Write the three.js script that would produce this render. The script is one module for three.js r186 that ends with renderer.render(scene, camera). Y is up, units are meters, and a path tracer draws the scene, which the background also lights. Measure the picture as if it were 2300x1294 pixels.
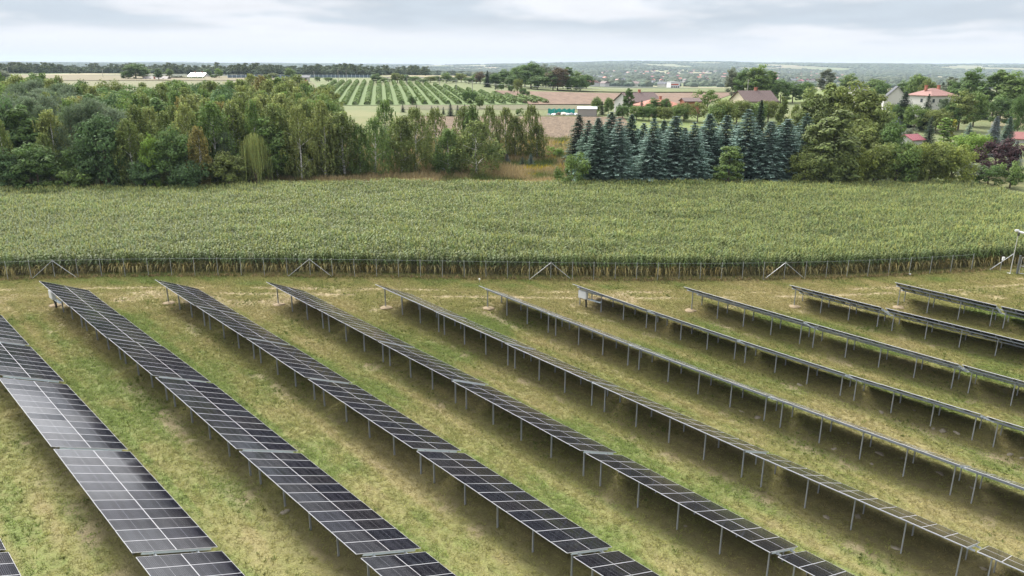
import * as THREE from 'three';
import { mergeGeometries } from 'three/addons/utils/BufferGeometryUtils.js';

// ---------------------------------------------------------------- camera, sky, sun, exposure
const scene = new THREE.Scene();
const CAM_Y = 24.4, FOCAL = 1664.83, PITCH = 0.290793, ROLL = 0.005953;
const camera = new THREE.PerspectiveCamera(2 * Math.atan(647 / FOCAL) * 180 / Math.PI, 16 / 9, 0.5, 30000);
camera.position.set(0, CAM_Y, 0);
camera.rotation.order = 'YXZ';
camera.rotation.set(-PITCH, 0, ROLL);
const renderer = new THREE.WebGLRenderer({ antialias: true });
renderer.setSize(1024, 576);
renderer.toneMapping = THREE.LinearToneMapping;
renderer.toneMappingExposure = 2.25;
renderer.shadowMap.enabled = true;
const SUN_AZ = -38 * Math.PI / 180, SUN_EL = 46 * Math.PI / 180;      // azimuth from straight ahead towards the right
const sun = new THREE.DirectionalLight(new THREE.Color(1.0, 0.95, 0.87), 3.0);
sun.position.set(Math.sin(SUN_AZ) * Math.cos(SUN_EL) * 200, Math.sin(SUN_EL) * 200, -Math.cos(SUN_AZ) * Math.cos(SUN_EL) * 200);
sun.castShadow = true; sun.shadow.radius = 44;
Object.assign(sun.shadow.camera, { left: -160, right: 160, top: 160, bottom: -160, near: 1, far: 700 });
sun.target.position.set(0, 0, -70);
sun.position.add(sun.target.position);
scene.add(sun, sun.target);

// ---------------------------------------------------------------- random numbers and noise
function rng(seed) { let s = seed >>> 0; return () => { s = (s + 0x6D2B79F5) | 0; let t = Math.imul(s ^ (s >>> 15), 1 | s); t = (t + Math.imul(t ^ (t >>> 7), 61 | t)) ^ t; return ((t ^ (t >>> 14)) >>> 0) / 4294967296; }; }
const PERM = new Float32Array(65536); { const r = rng(77); for (let i = 0; i < 65536; i++) PERM[i] = r(); }
function vnoise(x, y) {
  const xi = Math.floor(x), yi = Math.floor(y); let fx = x - xi, fy = y - yi;
  fx = fx * fx * (3 - 2 * fx); fy = fy * fy * (3 - 2 * fy);
  const h = (a, b) => PERM[((Math.imul(a, 374761) ^ Math.imul(b, 668265263)) >>> 3) & 65535];
  const a = h(xi, yi), b = h(xi + 1, yi), c = h(xi, yi + 1), d = h(xi + 1, yi + 1);
  return a + (b - a) * fx + (c - a) * fy + (a - b - c + d) * fx * fy;
}
function fbm(x, y, o = 4) { let v = 0, a = 0.5, t = 0; for (let i = 0; i < o; i++) { v += a * vnoise(x, y); t += a; a *= 0.5; x = x * 2.03 + 17.3; y = y * 2.03 - 9.1; } return v / t; }
const clamp = (x, a, b) => Math.min(b, Math.max(a, x));
const lerp = (a, b, t) => a + (b - a) * t;
const sstep = (a, b, x) => { const t = clamp((x - a) / (b - a), 0, 1); return t * t * (3 - 2 * t); };
const mix3 = (a, b, t) => [lerp(a[0], b[0], t), lerp(a[1], b[1], t), lerp(a[2], b[2], t)];

// ---------------------------------------------------------------- sky: overcast, broken cloud sheets
{
  const W = 3072, H = 1536, data = new Float32Array(W * H * 4);
  for (let j = 0; j < H; j++) {
    const el = ((j + 0.5) / H - 0.5) * Math.PI, e = el * 180 / Math.PI, sy = Math.sin(el), cy = Math.cos(el);
    for (let i = 0; i < W; i++) {
      const k = (j * W + i) * 4;
      let c;
      if (e < -0.5) c = [0.3, 0.31, 0.27];
      else {
        const az = ((i + 0.5) / W - 0.5) * 2 * Math.PI, dx = cy * Math.cos(az), dz = cy * Math.sin(az);
        const q = 1 / (Math.max(sy, 0) + 0.085), px = dx * q + 4.44, pz = dz * q + 24.19;
        const n1 = fbm(px * 0.8 + 3.1, pz * 0.8 + 1.7, 6), n2 = fbm(px * 2.2 - 8.2, pz * 2.2 + 4.4, 5), n3 = fbm(px * 0.27 + 40, pz * 0.27 - 11, 3);
        const base = lerp(0.375, 0.43, sstep(0, 2.0, e)) * (1 + 0.22 * (n2 - 0.5) * sstep(1, 3, e));
        // grey-blue sheets above a pale band over the horizon, broken by bright thin cloud higher up
        const d = sstep(0.42, 0.62, n1 * 0.62 + n2 * 0.28 + n3 * 0.14) * sstep(1.3, 3.6, e + (n3 - 0.5) * 2.6);
        const low = mix3([0.95 * base, 0.97 * base, 1.02 * base], [0.60 * base, 0.68 * base, 0.765 * base], d * 0.9);
        const open = sstep(0.5, 0.62, n2 * 0.5 + n1 * 0.5), high = sstep(17, 34, e), near = Math.max(0, Math.sin(SUN_EL) * sy + Math.cos(SUN_EL) * cy * Math.cos(az + Math.PI / 2 - SUN_AZ)), glow = 0.75 * Math.pow(near, 8) + 0.5 * Math.pow(near, 60), L = lerp(0.34 + (0.55 + 1.7 * Math.pow(near, 3)) * open, 0.72 + 0.45 * open + glow, high);
        const up = sstep(9.8, 12.2, e + (n2 - 0.5) * 4 + (n1 - 0.5) * 3);
        c = mix3(low, [0.97 * L, 0.985 * L, 1.01 * L], up);
      }
      data[k] = c[0]; data[k + 1] = c[1]; data[k + 2] = c[2]; data[k + 3] = 1;
    }
  }
  const sky = new THREE.DataTexture(data, W, H, THREE.RGBAFormat, THREE.FloatType);
  sky.mapping = THREE.EquirectangularReflectionMapping; sky.magFilter = THREE.LinearFilter; sky.needsUpdate = true;
  scene.background = sky; scene.environment = sky;
}
scene.fog = new THREE.FogExp2(new THREE.Color(0.68, 0.83, 1.0), 0.00007);

// ---------------------------------------------------------------- things, parts, labels
const used = new Map();
function numbered(name) { const n = used.get(name) || 0; used.set(name, n + 1); return n ? name + '_' + String(n).padStart(3, '0') : name; }
function tag(o, label, category, group) { o.userData.label = label; o.userData.category = category; if (group) o.userData.group = group; return o; }
function thing(name, label, category, p = [0, 0, 0], turn = 0, group) {
  const o = new THREE.Group(); o.name = numbered(name); o.position.set(...p); o.rotation.y = turn; scene.add(o);
  return tag(o, label, category, group);
}
function part(name, geo, mat, parent) { const m = new THREE.Mesh(geo, mat); m.name = name; m.castShadow = m.receiveShadow = true; parent.add(m); return m; }
function struct(name, geo, mat) { const m = part(numbered(name), geo, mat, scene); m.userData.kind = 'structure'; return m; }
const ONES = ['', 'first', 'second', 'third', 'fourth', 'fifth', 'sixth', 'seventh', 'eighth', 'ninth', 'tenth', 'eleventh', 'twelfth', 'thirteenth', 'fourteenth', 'fifteenth', 'sixteenth', 'seventeenth', 'eighteenth', 'nineteenth'], TENS = ['', '', 'twenty', 'thirty', 'forty', 'fifty'];
const ord = (i) => { const n = i + 1; return n < 20 ? ONES[n] : n % 10 ? TENS[Math.floor(n / 10)] + '-' + ONES[n % 10] : TENS[n / 10].replace('ty', 'tieth'); };
const std = (r, g, b, rough = 0.85, extra = {}) => new THREE.MeshStandardMaterial({ color: new THREE.Color().setRGB(r, g, b), roughness: rough, ...extra });

// mesh builder: boxes, bars, tubes, quads gathered into one geometry
class MB {
  constructor() { this.p = []; this.n = []; this.u = []; this.c = null; }
  tri(a, b, c, ua = [0, 0], ub = [1, 0], uc = [1, 1]) {
    const e1 = [b[0] - a[0], b[1] - a[1], b[2] - a[2]], e2 = [c[0] - a[0], c[1] - a[1], c[2] - a[2]];
    let n = [e1[1] * e2[2] - e1[2] * e2[1], e1[2] * e2[0] - e1[0] * e2[2], e1[0] * e2[1] - e1[1] * e2[0]];
    const l = Math.hypot(...n) || 1; n = n.map((v) => v / l);
    this.p.push(...a, ...b, ...c); this.n.push(...n, ...n, ...n); this.u.push(...ua, ...ub, ...uc); return this;
  }
  quad(a, b, c, d, w = 1, h = 1) { this.tri(a, b, c, [0, 0], [w, 0], [w, h]); this.tri(a, c, d, [0, 0], [w, h], [0, h]); return this; }
  box(cx, cy, cz, sx, sy, sz) { return this.bar([cx, cy - sy / 2, cz], [cx, cy + sy / 2, cz], sx, sz); }
  // a bar with a rectangular section from a to b; w is measured along 'side', t across it
  bar(a, b, w, t, side = [1, 0, 0]) {
    const A = new THREE.Vector3(...a), B = new THREE.Vector3(...b), d = B.clone().sub(A).normalize();
    let s = new THREE.Vector3(...side); s.addScaledVector(d, -s.dot(d)); if (s.lengthSq() < 1e-6) { s.set(0, 0, 1); s.addScaledVector(d, -s.dot(d)); } s.normalize();
    const q = new THREE.Vector3().crossVectors(d, s).multiplyScalar(t / 2); s.multiplyScalar(w / 2);
    const P = (o, i, j) => [o.x + s.x * i + q.x * j, o.y + s.y * i + q.y * j, o.z + s.z * i + q.z * j], L = A.distanceTo(B);
    const r = [[-1, -1], [1, -1], [1, 1], [-1, 1]];
    for (let k = 0; k < 4; k++) { const m = (k + 1) % 4; this.quad(P(A, ...r[m]), P(A, ...r[k]), P(B, ...r[k]), P(B, ...r[m]), k % 2 ? t : w, L); }
    this.quad(P(A, -1, -1), P(A, 1, -1), P(A, 1, 1), P(A, -1, 1), w, t); this.quad(P(B, -1, 1), P(B, 1, 1), P(B, 1, -1), P(B, -1, -1), w, t);
    return this;
  }
  tube(pts, radii, sides = 6) {
    const rings = pts.map((p, i) => {
      const a = pts[Math.max(0, i - 1)], b = pts[Math.min(pts.length - 1, i + 1)];
      const d = new THREE.Vector3(b[0] - a[0], b[1] - a[1], b[2] - a[2]).normalize(), s = new THREE.Vector3(Math.abs(d.x) > 0.9 ? 0 : 1, 0, Math.abs(d.x) > 0.9 ? 1 : 0);
      s.addScaledVector(d, -s.dot(d)).normalize(); const q = new THREE.Vector3().crossVectors(d, s), r = Array.isArray(radii) ? radii[i] : radii;
      return [...Array(sides)].map((_, k) => { const f = k / sides * Math.PI * 2, c = Math.cos(f) * r, e = Math.sin(f) * r; return [p[0] + s.x * c + q.x * e, p[1] + s.y * c + q.y * e, p[2] + s.z * c + q.z * e]; });
    });
    let v = 0;
    for (let i = 0; i + 1 < rings.length; i++) {
      const dl = Math.hypot(...pts[i].map((x, k) => pts[i + 1][k] - x));
      for (let k = 0; k < sides; k++) { const m = (k + 1) % sides, A = rings[i], B = rings[i + 1];
        this.tri(A[m], A[k], B[k], [(k + 1) / sides, v], [k / sides, v], [k / sides, v + dl]); this.tri(A[m], B[k], B[m], [(k + 1) / sides, v], [k / sides, v + dl], [(k + 1) / sides, v + dl]); }
      v += dl;
    }
    return this;
  }
  geo() {
    const g = new THREE.BufferGeometry();
    g.setAttribute('position', new THREE.Float32BufferAttribute(this.p, 3)); g.setAttribute('normal', new THREE.Float32BufferAttribute(this.n, 3)); g.setAttribute('uv', new THREE.Float32BufferAttribute(this.u, 2));
    return g;
  }
}

// ---------------------------------------------------------------- terrain
const TH = 0.793686, TILT = 0.419228, SLOPE0 = 0.0562;                // heading of the rows, tilt of the modules
function solarGround(x, z) {                                          // the gently sloping meadow that carries the tables
  x = clamp(x, -58, 60); z = clamp(z, -90, -20);
  const u = x / 40, v = (z + 60) / 30;
  return -25.0364 + CAM_Y - 1.1949 * u - 2.033 * v + 0.7356 * u * u - 0.6161 * u * v - 0.0664 * v * v + 0.5338 * u * u * u + 0.6321 * u * u * v - 0.4247 * u * v * v + 0.0754 * v * v * v;
}
const tableOf = (t, x) => { for (let i = 0; i + 1 < t.length; i++) if (x <= t[i + 1][0]) { const a = t[i], b = t[i + 1]; let k = clamp((x - a[0]) / (b[0] - a[0]), 0, 1); return lerp(a[1], b[1], k); } return t[t.length - 1][1]; };
const LEFT = [[86, 1.0], [110, 1.6], [145, 1.9], [195, 5.6], [238, 9.0], [300, 10.0], [380, 12.4], [450, 14.1], [600, 15.0], [1000, 12.5], [1400, 7], [2000, -8], [3000, -22], [5000, 0], [7500, 26], [9500, 34]];
const RIGHT = [[86, 0.9], [110, 1.4], [145, 1.9], [195, 6.2], [238, 9.2], [300, 10.0], [400, 10.4], [500, 10.2], [700, 6.5], [1200, -8], [2000, -20], [3000, -14], [5000, 22], [7500, 62], [9500, 76]];
function height(x, z) {
  const D = -z, s = solarGround(x, z);
  if (D < 86) return s;
  const Dc = D, k = sstep(-0.1, 0.16, x / D);
  let h = lerp(tableOf(LEFT, Dc), tableOf(RIGHT, Dc), k);
  if (D < 140) h = lerp(s, h, sstep(86, 140, D));
  if (D > 1200) { const w = sstep(1200, 4500, D); h += w * ((fbm(x / 1500 + 5, z / 1900, 4) - 0.5) * 44); }
  return h;
}
// a line of sight through a point of the photograph (2300 x 1294), used to find where things stand on the ground
const CP = Math.cos(PITCH), SP = Math.sin(PITCH), CR = Math.cos(ROLL), SR = Math.sin(ROLL);
function sight(px, py) { const a = (px - 1150) / FOCAL, b = -(py - 647) / FOCAL, X = a * CR - b * SR, U = a * SR + b * CR; return [X, U * CP - SP, -CP - U * SP]; }
function groundAt(px, py, lift = 0) {
  const r = sight(px, py), f = (D) => CAM_Y + r[1] * (D / -r[2]) - height(r[0] * D / -r[2], -D) - lift;
  let D = 25; while (D < 12000 && f(D) > 0) D *= 1.012;
  let lo = D / 1.012, hi = D; for (let i = 0; i < 24; i++) { const m = (lo + hi) / 2; if (f(m) > 0) lo = m; else hi = m; }
  return [r[0] * lo / -r[2], height(r[0] * lo / -r[2], -lo), -lo];
}
function atDepth(px, py, D) { const r = sight(px, py), k = D / -r[2]; return [r[0] * k, CAM_Y + r[1] * k, -D]; }

function colorTexture(W, H, fn, opts = {}) {                          // fn gives linear colours; stored as sRGB bytes
  const d = new Uint8Array(W * H * 4), enc = (v) => { v = clamp(v, 0, 1); return 255 * (v <= 0.0031308 ? v * 12.92 : 1.055 * Math.pow(v, 1 / 2.4) - 0.055); };
  for (let j = 0; j < H; j++) for (let i = 0; i < W; i++) { const c = fn((i + 0.5) / W, (j + 0.5) / H, i, j), k = (j * W + i) * 4; d[k] = enc(c[0]); d[k + 1] = enc(c[1]); d[k + 2] = enc(c[2]); d[k + 3] = c.length > 3 ? 255 * c[3] : 255; }
  const t = new THREE.DataTexture(d, W, H, THREE.RGBAFormat); t.colorSpace = opts.linear ? THREE.NoColorSpace : THREE.SRGBColorSpace;
  t.wrapS = t.wrapT = THREE.RepeatWrapping; t.magFilter = t.minFilter = THREE.LinearFilter; t.needsUpdate = true; return t;
}
function heightTexture(W, H, fn) {
  const d = new Uint8Array(W * H * 4);
  for (let j = 0; j < H; j++) for (let i = 0; i < W; i++) { const v = 255 * clamp(fn(i / W, j / H), 0, 1), k = (j * W + i) * 4; d[k] = d[k + 1] = d[k + 2] = v; d[k + 3] = 255; }
  const t = new THREE.DataTexture(d, W, H, THREE.RGBAFormat); t.wrapS = t.wrapT = THREE.RepeatWrapping; t.magFilter = t.minFilter = THREE.LinearFilter; t.needsUpdate = true; return t;
}

// --- the whole land as one sheet, out to the hills
const STRAW = [0.226, 0.194, 0.084], DRYGREEN = [0.182, 0.176, 0.060], GREEN = [0.122, 0.160, 0.040], SOIL = [0.18, 0.125, 0.075], SAND = [0.36, 0.29, 0.18], LITTER = [0.125, 0.09, 0.047];
function woodMask(x, z) {                                             // where far woods stand
  const D = -z; if (D < 620) return 0;
  const n = fbm(x / 420 + 9, z / 900 + 2, 4);
  return n + 0.06 * sstep(3500, 6500, D);
}
function farColor(x, z) {
  const a = 0.35, u = x * Math.cos(a) - z * Math.sin(a), v = x * Math.sin(a) + z * Math.cos(a);
  const reg = Math.floor(v / 420 + fbm(x / 700, z / 700, 2)), id = Math.floor(u / (34 + 30 * PERM[(reg * 131) & 65535])) * 57 + reg * 977, h = PERM[(id * 2654435 >>> 2) & 65535];
  const pal = [[0.20, 0.23, 0.09], [0.32, 0.30, 0.14], [0.14, 0.19, 0.06], [0.36, 0.31, 0.17], [0.17, 0.21, 0.08], [0.26, 0.26, 0.12], [0.25, 0.18, 0.12]];
  let c = pal[Math.floor(h * 6.99)];
  const t = sstep(0.5, 0.56, woodMask(x, z)); c = mix3(c, [0.03, 0.045, 0.022], t * 0.9);
  return c.map((v) => v * 0.62);
}
{
  const pos = [], col = [], idx = [], angs = [], rad = [];
  for (let a = -180; a < 180;) { angs.push(a * Math.PI / 180); a += Math.abs(a) < 42 ? 0.3 : 6; }
  for (let r = 4; r < 10500; r *= r < 90 ? 1.06 : 1.014) rad.push(r);
  for (const r of rad) for (const a of angs) {
    const x = Math.sin(a) * r, z = -Math.cos(a) * r;
    pos.push(x, height(x, z) - (r < 130 ? 0.03 : 0), z);
    let c;
    if (-z < 110 || Math.abs(a) > 1) c = mix3(DRYGREEN, STRAW, fbm(x / 6, z / 6, 3));
    else if (-z < 600) c = mix3(mix3([0.085, 0.115, 0.034], [0.145, 0.142, 0.055], sstep(0.35, 0.7, fbm(x / 9 + 4, z / 9, 4))), [0.105, 0.125, 0.043], sstep(230, 300, -z));
    else c = farColor(x, z);
    col.push(...c);
  }
  const A = angs.length;
  for (let i = 0; i + 1 < rad.length; i++) for (let k = 0; k < A; k++) { const m = (k + 1) % A, p = i * A + k, q = i * A + m; idx.push(p, q, p + A, q, q + A, p + A); }
  const g = new THREE.BufferGeometry(); g.setAttribute('position', new THREE.Float32BufferAttribute(pos, 3)); g.setAttribute('color', new THREE.Float32BufferAttribute(col, 3)); g.setIndex(idx); g.computeVertexNormals();
  // wind the faces upwards
  if (g.attributes.normal.getY(5) < 0) { for (let i = 0; i < idx.length; i += 3) { const t = idx[i]; idx[i] = idx[i + 1]; idx[i + 1] = t; } g.setIndex(idx); g.computeVertexNormals(); }
  struct('ground', g, std(1, 1, 1, 0.95, { vertexColors: true }));
}
// a field laid on the land: corners are points of the ground (far left, far right, near right, near left)
function sheet(c, nu, nv, lift, uvm = 1) {
  const pos = [], uv = [], idx = [];
  for (let j = 0; j <= nv; j++) for (let i = 0; i <= nu; i++) {
    const a = i / nu, b = j / nv, X = (k) => lerp(lerp(c[0][k], c[1][k], a), lerp(c[3][k], c[2][k], a), b), x = X(0), z = X(1);
    pos.push(x, height(x, z) + lift, z); uv.push(x / uvm, z / uvm);
  }
  for (let j = 0; j < nv; j++) for (let i = 0; i < nu; i++) { const p = j * (nu + 1) + i, q = p + nu + 1; idx.push(p, q, p + 1, p + 1, q, q + 1); }
  const g = new THREE.BufferGeometry(); g.setAttribute('position', new THREE.Float32BufferAttribute(pos, 3)); g.setAttribute('uv', new THREE.Float32BufferAttribute(uv, 2)); g.setIndex(idx); g.computeVertexNormals(); return g;
}
const xz = (px, py) => { const p = groundAt(px, py); return [p[0], p[2]]; };

// --- rows of tables: [row, place from the fence, pairs of modules, x, y, z of the upper far corner, fall along the row]
const TABLES = [[-1,5,11,-38.86,2.09,-39.72,.055],[-1,6,11,-29.39,1.54,-30.41,.055],[0,2,8,-50.92,3.54,-62.98,.05],[0,3,8,-44.1,3.04,-56.27,.0349],[0,4,11,-37.15,2.6,-49.48,.0491],[0,5,11,-27.77,2.01,-40.24,.0598],[0,6,11,-18.39,1.24,-31.04,.0562],
  [1,1,8,-46.79,3.81,-70.36,.0527],[1,2,8,-39.88,3.33,-63.61,.0529],[1,3,8,-33.04,2.86,-56.94,.0458],[1,4,11,-26.16,2.41,-50.22,.0715],[1,5,11,-16.9,1.44,-41.16,.0689],[1,6,11,-7.59,.54,-32.01,.0562],
  [2,1,8,-35.97,3.65,-71.65,.0634],[2,2,8,-29.08,3.06,-64.9,.0599],[2,3,8,-22.2,2.49,-58.15,.0705],[2,4,11,-15.35,1.8,-51.45,.0686],[2,5,11,-6.06,.88,-42.31,.0798],[2,6,11,3.27,-.14,-33.14,.0562],
  [3,1,8,-24.88,3.37,-71.98,.0678],[3,2,8,-18.07,2.74,-65.29,.0636],[3,3,8,-11.32,2.1,-58.65,.0577],[3,4,11,-4.55,1.48,-51.98,.0736],[3,5,11,4.79,.54,-42.76,.0692],[3,6,11,14.13,-.38,-33.57,.0562],
  [4,1,8,-13.91,3.13,-72.15,.0612],[4,2,8,-7.27,2.51,-65.6,.0621],[4,3,8,-.61,1.87,-59.02,.0634],[4,4,11,6.16,1.27,-52.32,.0633],[4,5,11,15.48,.47,-43.09,.0527],[4,6,11,24.84,-.2,-33.89,.0562],
  [5,1,8,-3.43,2.85,-72.87,.0662],[5,2,8,3.29,2.21,-66.25,.06],[5,3,11,10,1.62,-59.65,.0492],[5,4,11,19.26,1.01,-50.54,.0423],[5,5,11,28.48,.45,-41.48,.03],
  [6,1,8,6.3,2.63,-74.5,.0662],[6,2,8,13.12,2.03,-67.8,.0551],[6,3,8,19.9,1.52,-61.14,.0418],[6,4,8,26.75,1.13,-54.41,.0227],[6,5,11,33.6,.89,-47.67,.022],
  [7,1,11,17.72,2.68,-73.49,.0447],[7,2,11,26.95,2.1,-64.4,.0382],[7,3,11,36.17,1.66,-55.33,.03],[8,1,8,29.12,2.58,-74.71,.033],[8,2,11,35.99,2.3,-67.96,.03],[9,1,8,39.72,3.15,-73.95,.0385],[9,2,8,46.56,2.79,-67.23,.035]];
const ACR = [Math.cos(TH), -Math.sin(TH)], ALG = [Math.sin(TH), Math.cos(TH)];   // unit vectors in (x, z): across the rows, along them towards the camera
const PW = 2.278, PH = 1.134, GAP = 0.02, TW = 2 * PW + GAP;
const tableLen = (n) => n * PH + (n - 1) * GAP;
const rowAcross = {}; for (const t of TABLES) (rowAcross[t[0]] ||= []).push([t[3] * ACR[0] + t[5] * ACR[1], t[3] * ALG[0] + t[5] * ALG[1], tableLen(t[2])]);
const ROWS = Object.values(rowAcross).map((r) => ({ a: r.reduce((s, t) => s + t[0], 0) / r.length, s0: Math.min(...r.map((t) => t[1])), s1: Math.max(...r.map((t) => t[1] + t[2])) }));
function lane(x, z) {                                                 // metres across from the upper edge of the nearest row, or null beyond the rows' ends
  const a = x * ACR[0] + z * ACR[1], s = x * ALG[0] + z * ALG[1]; let best = null;
  for (const r of ROWS) if (s > r.s0 - 0.5 && s < r.s1 + 12) { const d = a - r.a; if (d > -3 && d < 5.2 && (best === null || Math.abs(d - 1.5) < Math.abs(best - 1.5))) best = d; }
  return best;
}
const fenceZ = (x) => -82.3 - 0.0478 * (x + 2);
function groundTone(x, z) {                                           // [greenness, bareness, litter]
  const big = fbm(x / 7 + 3, z / 7, 3), mid = fbm(x / 2.1, z / 2.1 + 7, 3), s = x * ALG[0] + z * ALG[1], a = x * ACR[0] + z * ACR[1];
  const streak = fbm(s / 9, a / 1.1, 3), d = lane(x, z);
  let g = sstep(0.24, 0.78, 0.34 * big + 0.26 * mid + 0.40 * streak), bare = sstep(0.72, 0.9, mid * 0.6 + streak * 0.4), lit = 0;
  if (d !== null) {
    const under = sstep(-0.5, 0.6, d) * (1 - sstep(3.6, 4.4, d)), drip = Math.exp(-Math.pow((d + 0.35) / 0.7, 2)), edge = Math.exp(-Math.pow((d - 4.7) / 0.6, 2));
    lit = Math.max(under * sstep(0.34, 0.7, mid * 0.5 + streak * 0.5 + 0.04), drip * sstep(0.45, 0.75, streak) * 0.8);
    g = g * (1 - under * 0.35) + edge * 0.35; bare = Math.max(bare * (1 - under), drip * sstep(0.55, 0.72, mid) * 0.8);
  }
  const f = z - fenceZ(x);                                            // the track inside the fence
  const track = Math.max(Math.exp(-Math.pow((f - 4.1) / 0.55, 2)), Math.exp(-Math.pow((f - 5.9) / 0.6, 2))), tr = track * sstep(0.34, 0.6, fbm(x / 5, z / 1.6, 3));
  const apron = sstep(2.2, 4, f) * (1 - sstep(9, 13, f));
  bare = Math.max(bare, tr * 0.95, apron * sstep(0.5, 0.75, fbm(x / 4 + 8, z / 2.2, 4)) * 0.8); g *= 1 - 0.55 * apron;
  return [clamp(g, 0, 1), clamp(bare, 0, 1), clamp(lit, 0, 1)];
}
const NX0 = -66, NX1 = 66, NZ0 = -88, NZ1 = -10;
{
  const tex = colorTexture(2048, 1664, (u, v, i, j) => {
    const x = lerp(NX0, NX1, u), z = lerp(NZ0, NZ1, v), [g, b, l] = groundTone(x, z);
    const fine = fbm(x * 3.1, z * 3.1, 2), grain = PERM[(i * 7919 + j * 104729) & 65535];
    let c = mix3(STRAW, DRYGREEN, sstep(0.0, 0.45, g + (fine - 0.5) * 0.25)); c = mix3(c, GREEN, sstep(0.4, 1.0, g + (fine - 0.5) * 0.4) * 0.85);
    c = mix3(c, LITTER, l * 0.5); c = mix3(c, mix3(SAND, SOIL, fbm(x * 1.3, z * 1.3, 2)), b * 0.8);
    const k = 0.74 + 0.40 * grain + 0.36 * (fine - 0.36); return [c[0] * k, c[1] * k, c[2] * k];
  });
  tex.wrapS = tex.wrapT = THREE.ClampToEdgeWrapping;
  const bump = heightTexture(512, 512, (u, v) => fbm(u * 60, v * 60, 3)); bump.repeat.set(50, 30);
  const g = sheet([[NX0, NZ0], [NX1, NZ0], [NX1, NZ1], [NX0, NZ1]], 160, 100, 0.02), p = g.attributes.position, uv = g.attributes.uv;
  for (let i = 0; i < p.count; i++) uv.setXY(i, (p.getX(i) - NX0) / (NX1 - NX0), (p.getZ(i) - NZ0) / (NZ1 - NZ0));
  struct('meadow', g, new THREE.MeshStandardMaterial({ map: tex, bumpMap: bump, bumpScale: 0.06, roughness: 0.95 }));
}

// ---------------------------------------------------------------- solar tables
const steel = std(0.32, 0.345, 0.365, 0.5, { metalness: 0.55 }), steelDark = std(0.34, 0.355, 0.37, 0.55, { metalness: 0.3 }), alu = std(0.56, 0.56, 0.58, 0.45, { metalness: 0.3 }), galv = std(0.58, 0.66, 0.70, 0.5, { metalness: 0.1 });
const cellTex = colorTexture(256, 512, (u, v) => {                    // half-cut cells: 6 across, 24 along, a wider gap in the middle
  const x = u * PH, y = v * PW, m = 0.006;
  if (x < m || x > PH - m || y < m || y > PW - m) return [0.5, 0.5, 0.52];
  const cw = (PH - 2 * m) / 6, half = (PW - 2 * m - 0.012) / 2, yy = y - m, ym = yy > half + 0.012 ? yy - half - 0.012 : yy, ch = half / 12;
  if (yy > half && yy < half + 0.012) return [0.2, 0.2, 0.22];
  const fx = ((x - m) % cw) / cw, fy = (ym % ch) / ch, dx = Math.min(fx, 1 - fx) * cw, dy = Math.min(fy, 1 - fy) * ch;
  if (dx < 0.0010 || dy < 0.0034) return [0.17, 0.17, 0.19];
  const bus = Math.abs(((fx * 10) % 1) - 0.5) > 0.46 ? 0.004 : 0;
  return [0.005 + bus, 0.005 + bus, 0.008 + bus];
});
const moduleMats = [0.09, 0.12, 0.15, 0.10].map((roughness, i) => new THREE.MeshPhysicalMaterial({ map: cellTex, color: new THREE.Color().setRGB(...[[1, 1, 1], [0.9, 0.9, 1], [1.1, 1.06, 1.02], [0.95, 1, 1.05]][i]), roughness, metalness: 0, ior: 1.5, specularIntensity: 0.42 }));
const rMod = rng(808), tilt1 = new THREE.Quaternion();
const modW = PH + 0.006, frW = 0.011, frH = 0.036;
const glassGeo = (() => {
  const w = (modW - 2 * frW) / 2, l = (PW + 0.006 - 2 * frW) / 2, b = new MB(), t = -0.003, d = -0.03;
  b.quad([-l, t, w], [l, t, w], [l, t, -w], [-l, t, -w]); b.quad([-l, d, -w], [l, d, -w], [l, d, w], [-l, d, w]);
  const g = b.geo(), uv = g.attributes.uv, p = g.attributes.position;
  for (let i = 0; i < p.count; i++) uv.setXY(i, p.getZ(i) / (2 * w) + 0.5, p.getX(i) / (2 * l) + 0.5);
  return g;
})();
const frameGeo = (() => {
  const w = modW / 2, l = (PW + 0.006) / 2, b = new MB(), y = -frH / 2;
  b.bar([-l, y, w - frW / 2], [l, y, w - frW / 2], frW, frH, [0, 0, 1]); b.bar([-l, y, -w + frW / 2], [l, y, -w + frW / 2], frW, frH, [0, 0, 1]);
  b.bar([l - frW / 2, y, -w + frW], [l - frW / 2, y, w - frW], frW, frH, [1, 0, 0]); b.bar([-l + frW / 2, y, -w + frW], [-l + frW / 2, y, w - frW], frW, frH, [1, 0, 0]);
  return b.geo();
})();
const geoCache = new Map();
const boxGeo = (x, y, z) => { const k = [x, y, z].map((v) => v.toFixed(2)).join(); if (!geoCache.has(k)) { const b = new MB(); b.bar([0, 0, -z / 2], [0, 0, z / 2], x, y, [1, 0, 0]); geoCache.set(k, b.geo()); } return geoCache.get(k); };
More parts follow.
